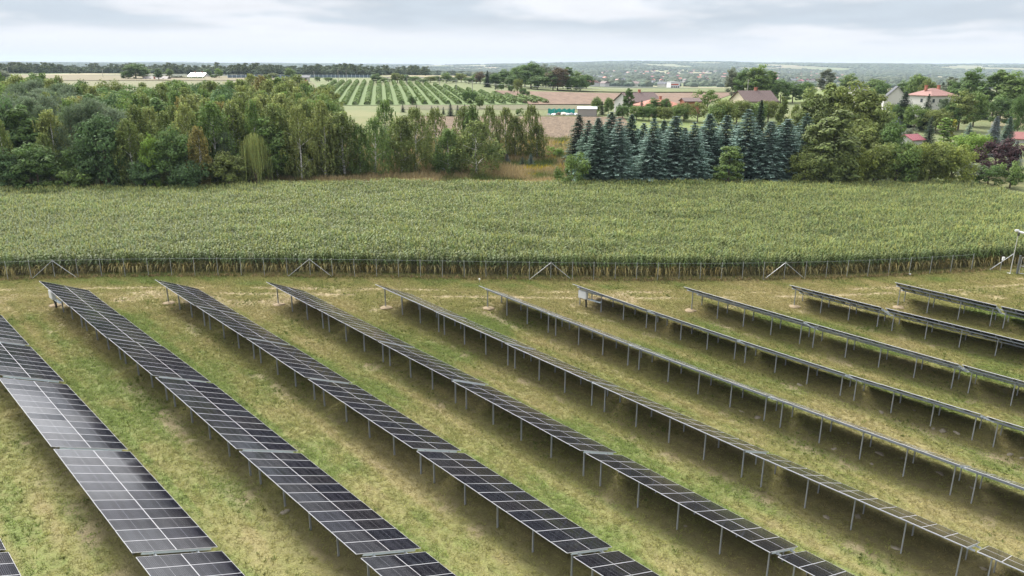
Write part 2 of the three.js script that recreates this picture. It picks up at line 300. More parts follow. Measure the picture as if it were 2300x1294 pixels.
// C-section rail along z: a web and two lips
const railGeo = (x, y, z) => { const k = 'c' + [x, y, z].map((v) => v.toFixed(2)).join(); if (!geoCache.has(k)) { const b = new MB(), t = 0.008; b.bar([0, 0, -z / 2], [0, 0, z / 2], t, y, [1, 0, 0]); b.bar([x / 2 + t / 2, y / 2 - t / 2, -z / 2], [x / 2 + t / 2, y / 2 - t / 2, z / 2], x, t, [1, 0, 0]); b.bar([x / 2 + t / 2, -y / 2 + t / 2, -z / 2], [x / 2 + t / 2, -y / 2 + t / 2, z / 2], x, t, [1, 0, 0]); geoCache.set(k, b.geo()); } return geoCache.get(k); };
const postGeo = (h) => { const q = Math.ceil(h * 10) / 10, k = 'p' + q.toFixed(1); if (!geoCache.has(k)) { const b = new MB(), t = 0.012; b.bar([0, 0, 0], [0, q, 0], 0.1, t, [1, 0, 0]); b.bar([-0.05 + t / 2, 0, t / 2 + 0.027], [-0.05 + t / 2, q, t / 2 + 0.027], t, 0.055, [1, 0, 0]); b.bar([0.05 - t / 2, 0, t / 2 + 0.027], [0.05 - t / 2, q, t / 2 + 0.027], t, 0.055, [1, 0, 0]); geoCache.set(k, b.geo()); } return [geoCache.get(k), q]; };
const ROWNAME = { '-1': 'row at the bottom left corner', 0: 'row cut by the left edge', 1: 'leftmost full row', 2: 'second full row from left', 3: 'third full row from left', 4: 'fourth full row from left', 5: 'fifth full row from left', 6: 'row with the right white box', 7: 'third row from right', 8: 'second row from right', 9: 'rightmost row' };
const tableInfo = {};
for (const [row, place, n, fx, fy, fz, fall] of TABLES) {
  const L = tableLen(n), wc = TW * Math.cos(TILT), along = Math.cos(fall) * L;
  // centre of the module plane
  const cx = fx + ALG[0] * along / 2 + ACR[0] * wc / 2, cz = fz + ALG[1] * along / 2 + ACR[1] * wc / 2, cyP = fy - Math.sin(fall) * L / 2 - TW * Math.sin(TILT) / 2;
  const gy = height(cx, cz);
  const t = thing('solar_table', row > 0 ? `tilted solar table, ${ord(place - 1)} from the fence in the ${ROWNAME[row]}` : `tilted solar table, ${ord(place - (row ? 5 : 2))} visible from the far end, ${ROWNAME[row]}`, 'solar table', [cx, gy, cz], TH, 'solar tables in parallel rows');
  const Z = new THREE.Vector3(0, -Math.sin(fall), Math.cos(fall)), X0 = new THREE.Vector3(Math.cos(TILT), -Math.sin(TILT), 0), Y = new THREE.Vector3().crossVectors(Z, X0).normalize(), X = new THREE.Vector3().crossVectors(Y, Z).normalize();
  const M = new THREE.Matrix4().makeBasis(X, Y, Z), quat = new THREE.Quaternion().setFromRotationMatrix(M), C = new THREE.Vector3(0, cyP - gy, 0);
  const at = (q, l, d = 0) => C.clone().addScaledVector(X, (q - 0.5) * TW).addScaledVector(Z, l - L / 2).addScaledVector(Y, d);
  const put = (name, geo, mat, p) => { const m = part(name, geo, mat, t); m.position.copy(p); m.quaternion.copy(quat); return m; };
  for (let i = 0; i < n; i++) for (const q of [PW / 2 / TW, 1 - PW / 2 / TW]) { const m = put('module', glassGeo, moduleMats[Math.floor(rMod() * 4)], at(q, PH / 2 + i * (PH + GAP), (rMod() - 0.5) * 0.004)); m.quaternion.multiply(tilt1.set((rMod() - 0.5) * 0.006, 0, (rMod() - 0.5) * 0.005, 1).normalize()); part('frame', frameGeo, alu, m); }
  const rail = railGeo(0.05, 0.075, TW * 0.78), turnQ = new THREE.Quaternion().setFromAxisAngle(new THREE.Vector3(0, 1, 0), Math.PI / 2);
  for (let i = 0; i < n; i++) { const m = put('cross_rail', rail, steel, at(0.5, i ? i * (PH + GAP) - GAP / 2 : 0.06, -frH - 0.04)); m.quaternion.multiply(turnQ); }
  { const m = put('end_beam', railGeo(0.05, 0.15, TW * 0.82), galv, at(0.52, L - 0.03, -frH - 0.068)); m.quaternion.multiply(turnQ); }
  for (const q of [0.25, 0.75]) put('purlin', railGeo(0.06, 0.1, L + 0.36), steel, at(q, L / 2 + 0.08, -frH - 0.13));
  const ls = n === 8 ? [0.35, 3.2, 6.05, 8.85] : [0.6, 3.6, 6.5, 9.4, 12.3];
  for (const l of ls) for (const q of [0.235, 0.735]) {
    const p = at(q, l, -frH - 0.17), wx = cx + p.x * ACR[0] + p.z * ALG[0], wz = cz + p.x * ACR[1] + p.z * ALG[1], g = height(wx, wz) - gy - 0.05, [geo, h] = postGeo(p.y - g);
    const m = part('post', geo, steelDark, t); m.position.set(p.x, g, p.z); m.scale.y = (p.y - g) / h;
  }
  tableInfo[row + ',' + place] = { t, at, cx, cz, gy, L };
}

// --- inverter boxes under the ends of two rows
const white = std(0.68, 0.69, 0.7, 0.45), blackPlastic = std(0.02, 0.02, 0.022, 0.5), sideGrey = std(0.62, 0.63, 0.64, 0.5);
function inverter(key, label, hBox) {                                  // hung on rails between the first two tall posts of a table
  const { at, cx, cz } = tableInfo[key], p = at(0.235, 0.35), x = cx + p.x * ACR[0] + p.z * ALG[0], z = cz + p.x * ACR[1] + p.z * ALG[1];
  const t = thing('inverter_cabinet', label, 'inverter', [x, height(x, z), z], TH - Math.PI / 2, 'white inverter boxes');
  const body = part('housing', (() => { const b = new MB(); b.box(0.58, hBox, 0.28, 1.06, 0.8, 0.3); b.box(0.58, hBox, 0.455, 1.0, 0.72, 0.05); b.box(0.58, hBox + 0.42, 0.3, 0.96, 0.03, 0.26); return b.geo(); })(), white, t);
  for (const e of [0.032, 1.128]) part('side_cover', (() => { const b = new MB(); b.box(e, hBox - 0.02, 0.28, 0.032, 0.6, 0.22); return b.geo(); })(), sideGrey, body);
  part('cable_conduit', (() => { const b = new MB(); b.tube([[0.95, hBox - 0.4, 0.28], [0.95, hBox - 0.8, 0.2], [0.97, -0.05, 0.2]], [0.13, 0.09, 0.09], 8); for (let i = 0; i < 4; i++) b.tube([[0.3 + i * 0.12, hBox - 0.4, 0.28], [0.3 + i * 0.12, hBox - 0.55, 0.28]], 0.02, 5); return b.geo(); })(), blackPlastic, t);
  for (const h of [hBox - 0.36, hBox + 0.3]) part('mounting_rail', (() => { const b = new MB(); b.bar([-0.06, h, 0.095], [2.92, h, 0.095], 0.05, 0.09, [0, 0, 1]); return b.geo(); })(), steel, t);
  part('cable_tray', (() => { const b = new MB(); b.bar([1.2, hBox - 0.4, 0.24], [2.9, hBox - 0.4, 0.24], 0.24, 0.03, [0, 0, 1]); return b.geo(); })(), galv, t);
  return t;
}
inverter('6,1', 'white inverter box hung under the far table end right of the middle', 1.3);
inverter('1,1', 'white inverter box half hidden behind the far corner of the leftmost full row', 1.3);
// ---------------------------------------------------------------- wire fence, gate, camera pole
const tubeSteel = std(0.33, 0.345, 0.35, 0.5, { metalness: 0.4 }), brightSteel = std(0.42, 0.43, 0.44, 0.45, { metalness: 0.35 });
const FH = 2.05;
{
  const meshTex = heightTexture(64, 64, (u, v) => { const a = Math.abs(((u + v) % 1) - 0.5), b = Math.abs(((u - v + 1) % 1) - 0.5); return Math.min(a, b) < 0.009 ? 1 : 0; });
  const meshMat = std(0.22, 0.23, 0.23, 0.6, { metalness: 0.2, alphaMap: meshTex, alphaTest: 0.5, side: THREE.DoubleSide });
  const apex = [123.7, 697.6, 1237, 1761].map((px) => { let x = -50; for (let i = 0; i < 20; i++) { const r = sight(px, 625); x = r[0] * fenceZ(x) / r[2]; } return x; });
  const xs = [], br = [];
  for (let k = -5; k < 44; k++) { const i = clamp(Math.floor(k / 11), 0, 2), f = (k - i * 11) / 11, x = lerp(apex[i], apex[i + 1], f); if (x < 56.6) { xs.push(x); br.push(k >= 0 && k % 11 === 0 && k < 34); } }
  const P = (x, h) => [x, height(x, fenceZ(x)) + h, fenceZ(x)];
  const o = P(xs[0], 0), t = thing('wire_fence', 'long wire mesh fence on thin grey posts between the meadow and the corn', 'fence', o);
  const R = (p) => [p[0] - o[0], p[1] - o[1], p[2] - o[2]];
  const pg = (() => { const b = new MB(); b.tube([[0, -0.1, 0], [0, FH + 0.12, 0], [0, FH + 0.125, 0]], [0.03, 0.03, 0.004], 8); return b.geo(); })();
  xs.forEach((x, i) => {
    const m = part('post', pg, tubeSteel, t); m.position.set(...R(P(x, 0))); m.rotation.z = ((PERM[i * 31] - 0.5) * 0.02);
    if (i + 1 < xs.length) {
      const x2 = xs[i + 1], a = R(P(x, 0.04)), b = R(P(x2, 0.04)), c = R(P(x2, FH)), d = R(P(x, FH)), q = new MB(); q.quad(a, b, c, d, (x2 - x) / 0.1, FH / 0.1);
      part('wire_mesh', q.geo(), meshMat, t);
      const w = new MB(); w.tube([R(P(x, FH)), R(P(x2, FH))], 0.008, 4); part('top_wire', w.geo(), tubeSteel, t);
    }
    if (br[i]) for (const s of [-1, 1]) { const q = new MB(); q.tube([R(P(x, FH - 0.02)), [...R(P(x + s * 2.5, 0.0))].map((v, k) => v + (k === 2 ? 0.12 : 0))], 0.03, 8); part('brace', q.geo(), brightSteel, t); }
  });
  { const q = new MB(); q.tube([R(P(59.3, FH - 0.3)), R(P(56.7, 0.05)).map((v, k) => v + (k === 2 ? 0.1 : 0))], 0.035, 8); part('brace', q.geo(), brightSteel, t); }
  // small white boxes on the fence
  const sb = groundAt(2242, 612), s = thing('sensor_box', 'small white box on a thin post at the right end of the fence', 'box', [57.6, height(57.6, -84.5), -84.5]);
  part('post', (() => { const b = new MB(); b.tube([[0, -0.1, 0], [0, 1.7, 0]], 0.03, 8); return b.geo(); })(), tubeSteel, s);
  part('housing', (() => { const b = new MB(); b.box(0.06, 1.5, 0.08, 0.24, 0.34, 0.16); b.box(0.06, 1.68, 0.08, 0.28, 0.03, 0.2); return b.geo(); })(), white, s);
  const mk = groundAt(1077, 634), m = thing('marker_stake', 'tiny white cap on a short stake in the grass before the fence', 'stake', mk);
  part('stake', (() => { const b = new MB(); b.tube([[0, -0.1, 0], [0, 0.3, 0]], 0.025, 6); return b.geo(); })(), tubeSteel, m);
  part('cap', (() => { const b = new MB(); b.tube([[0, 0.28, 0], [0, 0.31, 0], [0, 0.42, 0], [0, 0.46, 0]], [0.06, 0.1, 0.1, 0.04], 10); return b.geo(); })(), white, m);
  const f2 = groundAt(2041, 617), m2 = thing('marker_stake', 'white cap at the foot of a fence post near the right end', 'stake', [f2[0], f2[1], f2[2] + 0.3]);
  part('cap', (() => { const b = new MB(); b.tube([[0, -0.05, 0], [0, 0.1, 0], [0, 0.2, 0], [0, 0.24, 0]], [0.1, 0.12, 0.12, 0.05], 10); return b.geo(); })(), white, m2);
}
{ // camera pole
  const g = groundAt(2269, 614.5), t = thing('camera_pole', 'tall pale pole with white cameras at the right end of the fence', 'camera pole', g), H = 4.9;
  part('pole', (() => { const b = new MB(); b.tube([[0, -0.1, 0], [0, H, 0]], [0.05, 0.04], 10); return b.geo(); })(), std(0.4, 0.4, 0.38, 0.5), t);
  part('base_plate', (() => { const b = new MB(); b.box(0, 0.03, 0, 0.5, 0.06, 0.5); return b.geo(); })(), std(0.5, 0.5, 0.48, 0.7), t);
  for (const [dx, dy, dz, yaw] of [[-0.28, 0.22, 0.1, 0.5], [0.3, -0.02, 0.05, -0.6]]) {
    const c = part('camera', (() => { const b = new MB(); b.tube([[-0.3, 0.05, 0], [-0.28, 0.05, 0], [0.28, -0.03, 0], [0.3, -0.03, 0]], [0.05, 0.13, 0.13, 0.06], 10); return b.geo(); })(), white, t); c.position.set(dx, H + dy, dz); c.rotation.y = yaw;
    part('lens', (() => { const b = new MB(); b.tube([[0.3, -0.03, 0], [0.34, -0.035, 0]], 0.05, 8); return b.geo(); })(), blackPlastic, c);
  }
  part('bracket', (() => { const b = new MB(); b.bar([-0.3, H + 0.06, 0.06], [0.32, H - 0.12, 0.04], 0.06, 0.06, [0, 0, 1]); b.box(0, H - 0.25, 0.09, 0.2, 0.3, 0.14); return b.geo(); })(), blackPlastic, t);
}
{ // gate at the right edge
  const g = groundAt(2284, 616), t = thing('field_gate', 'grey steel mesh gate at the right edge beside the camera pole', 'gate', g);
  const pm = steelDark;
  part('gate_post', (() => { const b = new MB(); b.box(0, 1.05, 0, 0.16, 2.3, 0.16); b.box(0, 2.21, 0, 0.19, 0.03, 0.19); return b.geo(); })(), std(0.12, 0.13, 0.14, 0.5, { metalness: 0.4 }), t);
  const fr = new MB(), e = [4.2, 0, 1.7], Q = (s, h) => [0.2 + e[0] * s, h, e[2] * s + 0.05];
  for (const h of [0.12, 1.0, 2.0]) fr.tube([Q(0, h), Q(1, h)], 0.035, 8);
  for (const s of [0, 1]) fr.tube([Q(s, 0.12), Q(s, 2.0)], 0.035, 8);
  part('gate_frame', fr.geo(), brightSteel, t);
  for (let i = 1; i < 16; i++) { const b = new MB(); b.tube([Q(i / 16, 0.12), Q(i / 16, 2.0)], 0.012, 5); part('gate_bar', b.geo(), tubeSteel, t); }
}
// ---------------------------------------------------------------- corn
const foliageMat = (r, g, b, tr = 0.35, rough = 0.8) => new THREE.MeshPhysicalMaterial({ color: new THREE.Color().setRGB(r, g, b), vertexColors: true, roughness: rough, side: THREE.DoubleSide, transmission: tr, thickness: 0, ior: 1.3, specularIntensity: 0.5 });
const projPx = (x, y, z) => { const Y = y - CAM_Y, d = -z * CP - Y * SP, u = Y * CP - z * SP, X = x * CR + u * SR, U = -x * SR + u * CR; return [1150 + FOCAL * X / d, 647 - FOCAL * U / d]; };
const CORN_H = 2.4;
const cornEdge = [[-300, 425], [0, 423], [250, 418], [430, 420], [600, 408], [900, 405], [1200, 408], [1500, 405], [1800, 405], [2170, 404], [2240, 420], [2300, 437], [2420, 470], [2600, 500]];
const cornBack = []; for (let px = -300; px <= 2600; px += 20) {
  const py = tableOf(cornEdge, px), g = groundAt(px, py, CORN_H * 0.97); cornBack.push([px, -g[2]]);
}
const cornD = (px) => tableOf(cornBack, px);
{
  const plant = (seed, dry) => {
    const r = rng(seed), b = new MB(), col = [], push = (c, n) => { for (let i = 0; i < n; i++) col.push(...c); };
    const H = 2.2 + r() * 0.15; let n0 = 0; const cnt = () => { const n = b.p.length / 3 - n0; n0 = b.p.length / 3; return n; };
    b.tube([[0, 0, 0], [0.01, H * 0.5, 0], [0, H, 0]], [0.022, 0.016, 0.006], 3); push(dry ? [1.5, 1.1, 0.75] : [0.8, 0.85, 0.6], cnt());
    const N = 14, a0 = r() * 6.28;
    for (let i = 0; i < N; i++) {
      const f = i / (N - 1), y = 0.3 + f * (H - 0.45), az = a0 + (i % 2) * Math.PI + (r() - 0.5) * 1.1, len = (0.55 + 0.45 * Math.sin(f * Math.PI * 0.9)) * (0.85 + r() * 0.3), up = 0.75 + 0.7 * f + r() * 0.35, w = 0.045 + 0.018 * r();
      const low = f < 0.36 + r() * 0.14, dx = Math.cos(az), dz = Math.sin(az), pts = [];
      for (let k = 0; k <= 4; k++) { const t = k / 4, rad = len * (t - 0.18 * t * t), yy = y + len * (up * t - (up * 0.75 + (low ? 0.95 : 0.38)) * t * t); pts.push([dx * rad, yy, dz * rad]); }
      const ws = [0.5, 1, 0.95, 0.6, 0.03];
      for (let k = 0; k < 4; k++) { const A = pts[k], B = pts[k + 1], wa = ws[k] * w, wb = ws[k + 1] * w; b.quad([A[0] - dz * wa, A[1], A[2] + dx * wa], [A[0] + dz * wa, A[1], A[2] - dx * wa], [B[0] + dz * wb, B[1], B[2] - dx * wb], [B[0] - dz * wb, B[1], B[2] + dx * wb]); }
      const k = 0.8 + r() * 0.45; push(low && (dry || r() < 0.5) ? [2.7 * k, 1.6 * k, 1.9 * k] : low ? [1.6 * k, 1.15 * k, 1.1 * k] : [k * (0.9 + 0.25 * f), k, k * 0.95], cnt());
    }
    for (let i = 0; i < 4; i++) { const az = r() * 6.28, l = 0.2 + r() * 0.12, s = i ? 0.09 : 0.02, c = Math.cos(az), e = Math.sin(az); b.quad([-e * 0.012, H - 0.04, c * 0.012], [e * 0.012, H - 0.04, -c * 0.012], [c * s + e * 0.012, H + l, e * s - c * 0.012], [c * s - e * 0.012, H + l, e * s + c * 0.008]); push([3.0, 2.15, 2.3], cnt()); }
    const g = b.geo(); g.deleteAttribute('uv'); g.setAttribute('color', new THREE.Float32BufferAttribute(col, 3)); return g;
  };
  const mats = [foliageMat(0.142, 0.204, 0.072, 0.42, 0.5)], kinds = [plant(1), plant(2), plant(3), plant(4), plant(5, true), plant(6, true)], spots = kinds.map(() => []), r = rng(4);
  for (let row = 0; row < 110; row++) for (let x = -112; x < 104; x += 0.18 + r() * 0.05) {
    const z = fenceZ(x) - 1.5 - row * 0.75 + (r() - 0.5) * 0.12, y = height(x, z), px = projPx(x, y + CORN_H, z)[0];
    if (px < -140 || px > 2440 || -z > cornD(px) || r() < 0.03) continue;
    spots[row < 3 ? 4 + Math.floor(r() * 2) : Math.floor(r() * 4)].push([x, y, z, r(), 0.5 * fbm(x / 14, z / 6, 3) + 0.5 * fbm(x / 2.2 + 50, z / 1.6, 2), r()]);
  }
  const o = new THREE.Object3D(), tint = new THREE.Color();
  const cornGroup = new THREE.Group(); cornGroup.name = 'corn_field'; scene.add(cornGroup); tag(cornGroup, 'broad field of tall green corn with pale tassels behind the wire fence', 'corn field'); cornGroup.userData.kind = 'stuff';
  kinds.forEach((g, k) => {
    const im = new THREE.InstancedMesh(g, mats[0], spots[k].length); im.name = 'corn_plants'; im.castShadow = im.receiveShadow = true; im.userData.kind = 'stuff';
    spots[k].forEach(([x, y, z, a, n, q], i) => {
      o.position.set(x, y - 0.03, z); o.rotation.set((q - 0.5) * 0.16, a * 6.28, (a - 0.5) * 0.16); const s = 0.86 + 0.2 * q + 0.44 * (n - 0.5); o.scale.set(1.05, s * 1.04, 1.05); o.updateMatrix(); im.setMatrixAt(i, o.matrix);
      const t = 0.8 + 0.8 * (n - 0.3) + 0.6 * (q - 0.5), w = (a - 0.5) * 0.2; im.setColorAt(i, tint.setRGB(t * (1 + w), t, t * (1 - w)));
    });
    cornGroup.add(im);
  });
}
// short grass, taller weeds and dry meadow grass: nobody could count them
{
  const blades = (seed, n, h, w, lean) => { const r = rng(seed), b = new MB(); for (let i = 0; i < n; i++) { const a = r() * 6.28, R = r() * lean, c = Math.cos(a), s = Math.sin(a), x = (r() - 0.5) * lean * 1.6, z = (r() - 0.5) * lean * 1.6, hh = h * (0.6 + 0.8 * r()); b.quad([x - s * w, 0, z + c * w], [x + s * w, 0, z - c * w], [x + c * R + s * w * 0.6, hh * 0.75, z + s * R - c * w * 0.6], [x + c * R * 1.5, hh, z + s * R * 1.5]); } const g = b.geo(); g.deleteAttribute('uv'); return g; };
  const mat = new THREE.MeshPhysicalMaterial({ color: 0xffffff, roughness: 0.85, side: THREE.DoubleSide, transmission: 0.35, thickness: 0, ior: 1.3, specularIntensity: 0.3 });
  const o = new THREE.Object3D(), tint = new THREE.Color();
  const scatter = (name, label, cat, geo, list) => {
    const im = new THREE.InstancedMesh(geo, mat, list.length); im.name = numbered(name); im.castShadow = im.receiveShadow = true; im.userData.kind = 'stuff'; tag(im, label, cat);
    list.forEach(([x, z, s, a, c, sy], i) => { o.position.set(x, height(x, z) + 0.015, z); o.rotation.set(0, a, 0); o.scale.set(s, s * (sy || 1), s); o.updateMatrix(); im.setMatrixAt(i, o.matrix); im.setColorAt(i, tint.setRGB(...c)); });
    scene.add(im);
  };
  const r = rng(99), A = [], B = [];
  const inView = (x, z, m = 60) => { const p = projPx(x, height(x, z), z); return p[0] > -m && p[0] < 2300 + m && p[1] < 1294 + m * 1.5; };
  for (let i = 0; i < 640000 && A.length < 290000; i++) {
    const z = -(26 + 61 * Math.sqrt(r())), x = (r() - 0.5) * 128; if (z < fenceZ(x) - 1.4 || !inView(x, z)) continue;
    const [g, b, l] = groundTone(x, z); if (r() < b * 0.85 || r() < l * 0.5) continue;
    const k = 0.7 + 0.75 * r(), q = g + (r() - 0.5) * 0.22, c = mix3(mix3(STRAW, DRYGREEN, sstep(0, 0.4, q)), GREEN, sstep(0.4, 0.95, q)).map((v) => v * k * 1.3);
    A.push([x, z, 0.7 + r() * 0.7 + g * 0.3, r() * 6.28, c]);
  }
  for (let i = 0; i < 160000 && B.length < 8000; i++) {
    const z = -(26 + 62 * Math.sqrt(r())), x = (r() - 0.5) * 128; if (z < fenceZ(x) - 1.4 || !inView(x, z)) continue;
    const n = fbm(x / 3 + 31, z / 3 + 5, 3), [g] = groundTone(x, z), nf = Math.exp(-Math.pow((z - fenceZ(x)) / 0.6, 2)); if (r() > sstep(0.5, 0.75, n) * (0.25 + g) + nf * 0.8) continue;
    const k = 0.7 + 0.6 * r(); B.push([x, z, 0.4 + r() * 0.6 + nf * 0.8, r() * 6.28, (nf > 0.3 ? mix3([0.15, 0.16, 0.05], [0.34, 0.25, 0.13], r()) : mix3([0.11, 0.17, 0.036], [0.18, 0.19, 0.06], r())).map((v) => v * k)]);
  }
  scatter('grass', 'short mown grass, green and straw coloured, between the rows of solar tables', 'grass', blades(3, 6, 0.05, 0.017, 0.13), A);
  scatter('weeds', 'scattered taller green weeds in the mown grass and along the fence', 'weeds', blades(8, 7, 0.2, 0.03, 0.14), B);
  const C = [];
  for (let i = 0; i < 60000; i++) {
    const px = 590 + r() * 690, D = 132 + r() * 62, p = atDepth(px, 400, D), x = p[0], z = -D; if (D < cornD(px) + 0.5) continue;
    const n = fbm(x / 6, z / 6 + 3, 3), k = 0.7 + 0.6 * r(), yel = fbm(x / 4 + 50, z / 3, 2) > 0.68 && px > 1120;
    C.push([x, z, 1.0 + r() * 1.2, r() * 6.28, (yel && r() < 0.4 ? [0.42, 0.34, 0.03] : mix3([0.14, 0.18, 0.05], [0.40, 0.32, 0.17], sstep(0.35, 0.62, n))).map((v) => v * k), 0.8 + 1.2 * n]);
  }
  scatter('meadow_grass', 'tall dry meadow grass with green patches between the birches behind the corn', 'grass', blades(12, 8, 0.5, 0.035, 0.3), C);
}
// ---------------------------------------------------------------- trees
class Leaves {
  constructor(seed) { this.r = rng(seed); this.p = []; this.c = []; this.n = []; }
  add(x, y, z, nx, ny, nz, s, asp, c, lx, ly, lz) {                   // a folded leaf: lies across (nx,ny,nz), its length along (lx,ly,lz) if given
    const r = this.r; if (lx === undefined) { lx = r() - 0.5; ly = r() - 0.5; lz = r() - 0.5; }
    let d = lx * nx + ly * ny + lz * nz, q = nx * nx + ny * ny + nz * nz || 1; lx -= d * nx / q; ly -= d * ny / q; lz -= d * nz / q;
    const ll = Math.hypot(lx, ly, lz) || 1; lx /= ll; ly /= ll; lz /= ll; const nl = Math.sqrt(q); nx /= nl; ny /= nl; nz /= nl;
    const bx = ny * lz - nz * ly, by = nz * lx - nx * lz, bz = nx * ly - ny * lx, w = s * asp, f = s * 0.14;
    const A = [x + lx * s, y + ly * s, z + lz * s], B = [x + bx * w + nx * f, y + by * w + ny * f, z + bz * w + nz * f], C = [x - lx * s, y - ly * s, z - lz * s], D = [x - bx * w + nx * f, y - by * w + ny * f, z - bz * w + nz * f];
    this.p.push(...A, ...B, ...C, ...A, ...C, ...D); for (let i = 0; i < 6; i++) this.c.push(c[0], c[1], c[2]);
  }
  tone(sp = 0.35, yel = 0.12) { const r = this.r, k = 1 - sp + 2 * sp * r(), y = (r() - 0.4) * yel; return [k * (1 + y), k, k * (1 - y)]; }
  geo() { const g = new THREE.BufferGeometry(); g.setAttribute('position', new THREE.Float32BufferAttribute(this.p, 3)); g.setAttribute('color', new THREE.Float32BufferAttribute(this.c, 3)); g.computeVertexNormals(); return g; }
}
const unit = (r) => { const z = r() * 2 - 1, a = r() * 6.283, q = Math.sqrt(1 - z * z); return [q * Math.cos(a), z, q * Math.sin(a)]; };
function trunkGeo(seed, H, rad, limbs, from, spread, bend = 0.04) {
  const r = rng(seed), b = new MB(), bx = (r() - 0.5) * H * bend * 2, bz = (r() - 0.5) * H * bend * 2, at = (t) => [bx * t * t, H * t, bz * t * t];
  b.tube([[0, -0.4, 0], ...[0.03, 0.25, 0.5, 0.75, 0.96].map(at)], [1.35, 1.05, 0.85, 0.6, 0.35, 0.06].map((k) => k * rad), 7);
  for (let i = 0; i < limbs; i++) { const t = from + (0.92 - from) * (i + r() * 0.6) / limbs, a = i * 2.4 + r(), p = at(t), l = spread * (1.05 - 0.6 * t) * (0.7 + 0.5 * r()), e = [p[0] + Math.cos(a) * l, p[1] + l * (0.55 + 0.5 * r()), p[2] + Math.sin(a) * l]; b.tube([p, [lerp(p[0], e[0], 0.5), lerp(p[1], e[1], 0.4), lerp(p[2], e[2], 0.5)], e], [rad * (0.55 - 0.35 * t), rad * 0.28 * (1.1 - t), 0.012], 5); }
  return b.geo();
}
function broadleaf(seed, { H = 12, W = 9, base = 0.8, K = 62, N = 100, size = 0.27, cone = 0, squash = 1, full = 0.8 }) {
  const L = new Leaves(seed), r = L.r, cy = (H + base) / 2, ry = (H - base) / 2;
  for (let k = 0; k < K; k++) {
    const d = unit(r); if (d[1] < -0.9) d[1] *= -0.8; { const h = Math.sqrt(1 - d[1] * d[1]), k = Math.pow(h, full - 1); d[0] *= k; d[2] *= k; } const f = 0.22 + 0.7 * Math.pow(r(), 0.45), yy = d[1] * f, wid = 1 - cone * (yy * 0.5 + 0.5);
    const cx = d[0] * f * W / 2 * wid, y0 = cy + yy * ry, cz = d[2] * f * W / 2 * wid, cr = W * (0.10 + 0.10 * r()) * (1 - cone * 0.35), ct = 0.82 + 0.36 * r();
    for (let i = 0; i < N; i++) {
      const e = unit(r); e[1] = e[1] * 0.8 + 0.25; const q = cr * (0.55 + 0.55 * r()), x = cx + e[0] * q, y = y0 + e[1] * q * 0.8 * squash, z = cz + e[2] * q; if (y < 0.15) continue;
      const c = L.tone().map((v) => v * ct); L.add(x, y, z, e[0] + (r() - 0.5) * 0.9, e[1] + 0.5 + (r() - 0.5) * 0.8, e[2] + (r() - 0.5) * 0.9, size * (0.6 + 0.7 * r()), 0.62, c);
    }
  }
  return { crown: L.geo(), trunk: trunkGeo(seed + 1, H * 0.85, W * 0.03, 8, 0.18, W * 0.42), H, W };
}
function birch(seed, { H = 14, W = 5.4, base = 1.6, K = 90, hang = 1.5, size = 0.2, strand = 7 }) {
  const L = new Leaves(seed), r = L.r, tips = [];
  for (let k = 0; k < K; k++) {
    const t = Math.pow((k + r()) / K, 0.9), y = base + 0.4 + (H - base - 0.5) * t, prof = Math.pow(Math.sin(Math.PI * Math.min(0.97, 0.16 + 0.84 * t)), 0.75) * (0.75 + 0.45 * fbm(k * 0.37 + seed, seed * 1.3, 2)), R = W / 2 * prof * (0.35 + 0.65 * Math.sqrt(r())), a = k * 2.39996 + r() * 0.8, ct = 0.8 + 0.4 * r(); tips.push([R * Math.cos(a), y, R * Math.sin(a)]);
    for (let s = 0; s < strand; s++) {
      const sx = R * Math.cos(a) + (r() - 0.5) * 0.95, sz = R * Math.sin(a) + (r() - 0.5) * 0.95, len = hang * (0.5 + 0.8 * r()), n = Math.max(4, Math.round(len / 0.2)); let x = sx, z = sz;
      for (let i = 0; i < n; i++) { const yy = y + 0.25 - len * i / n + (r() - 0.5) * 0.1; if (yy < 0.3) break; x += (r() - 0.5) * 0.14; z += (r() - 0.5) * 0.14; const c = L.tone(0.35, 0.16).map((v) => v * ct); L.add(x, yy, z, r() - 0.5, 0.15 + r() * 0.3, r() - 0.5, size * (0.6 + 0.6 * r()), 0.5, c, (r() - 0.5) * 0.8, -1, (r() - 0.5) * 0.8); }
    }
  }
  const b = new MB(), q = rng(seed + 5), bx = (q() - 0.5) * 0.7, at = (t) => [bx * t * t + Math.sin(t * 5 + seed) * 0.1, H * t, Math.cos(t * 4 + seed) * 0.1];
  b.tube([[0, -0.4, 0], ...[0.02, 0.2, 0.4, 0.6, 0.8, 0.97].map(at)], [0.19, 0.16, 0.135, 0.11, 0.085, 0.05, 0.012], 7);
  for (let i = 0; i < 16; i++) { const e = tips[Math.floor(q() * tips.length)], p = at(clamp(e[1] / H - 0.12, 0.1, 0.9)); b.tube([p, [lerp(p[0], e[0], 0.55), lerp(p[1], e[1], 0.75), lerp(p[2], e[2], 0.55)], e], [0.045, 0.03, 0.008], 4); }
  return { crown: L.geo(), trunk: b.geo(), H, W };
}
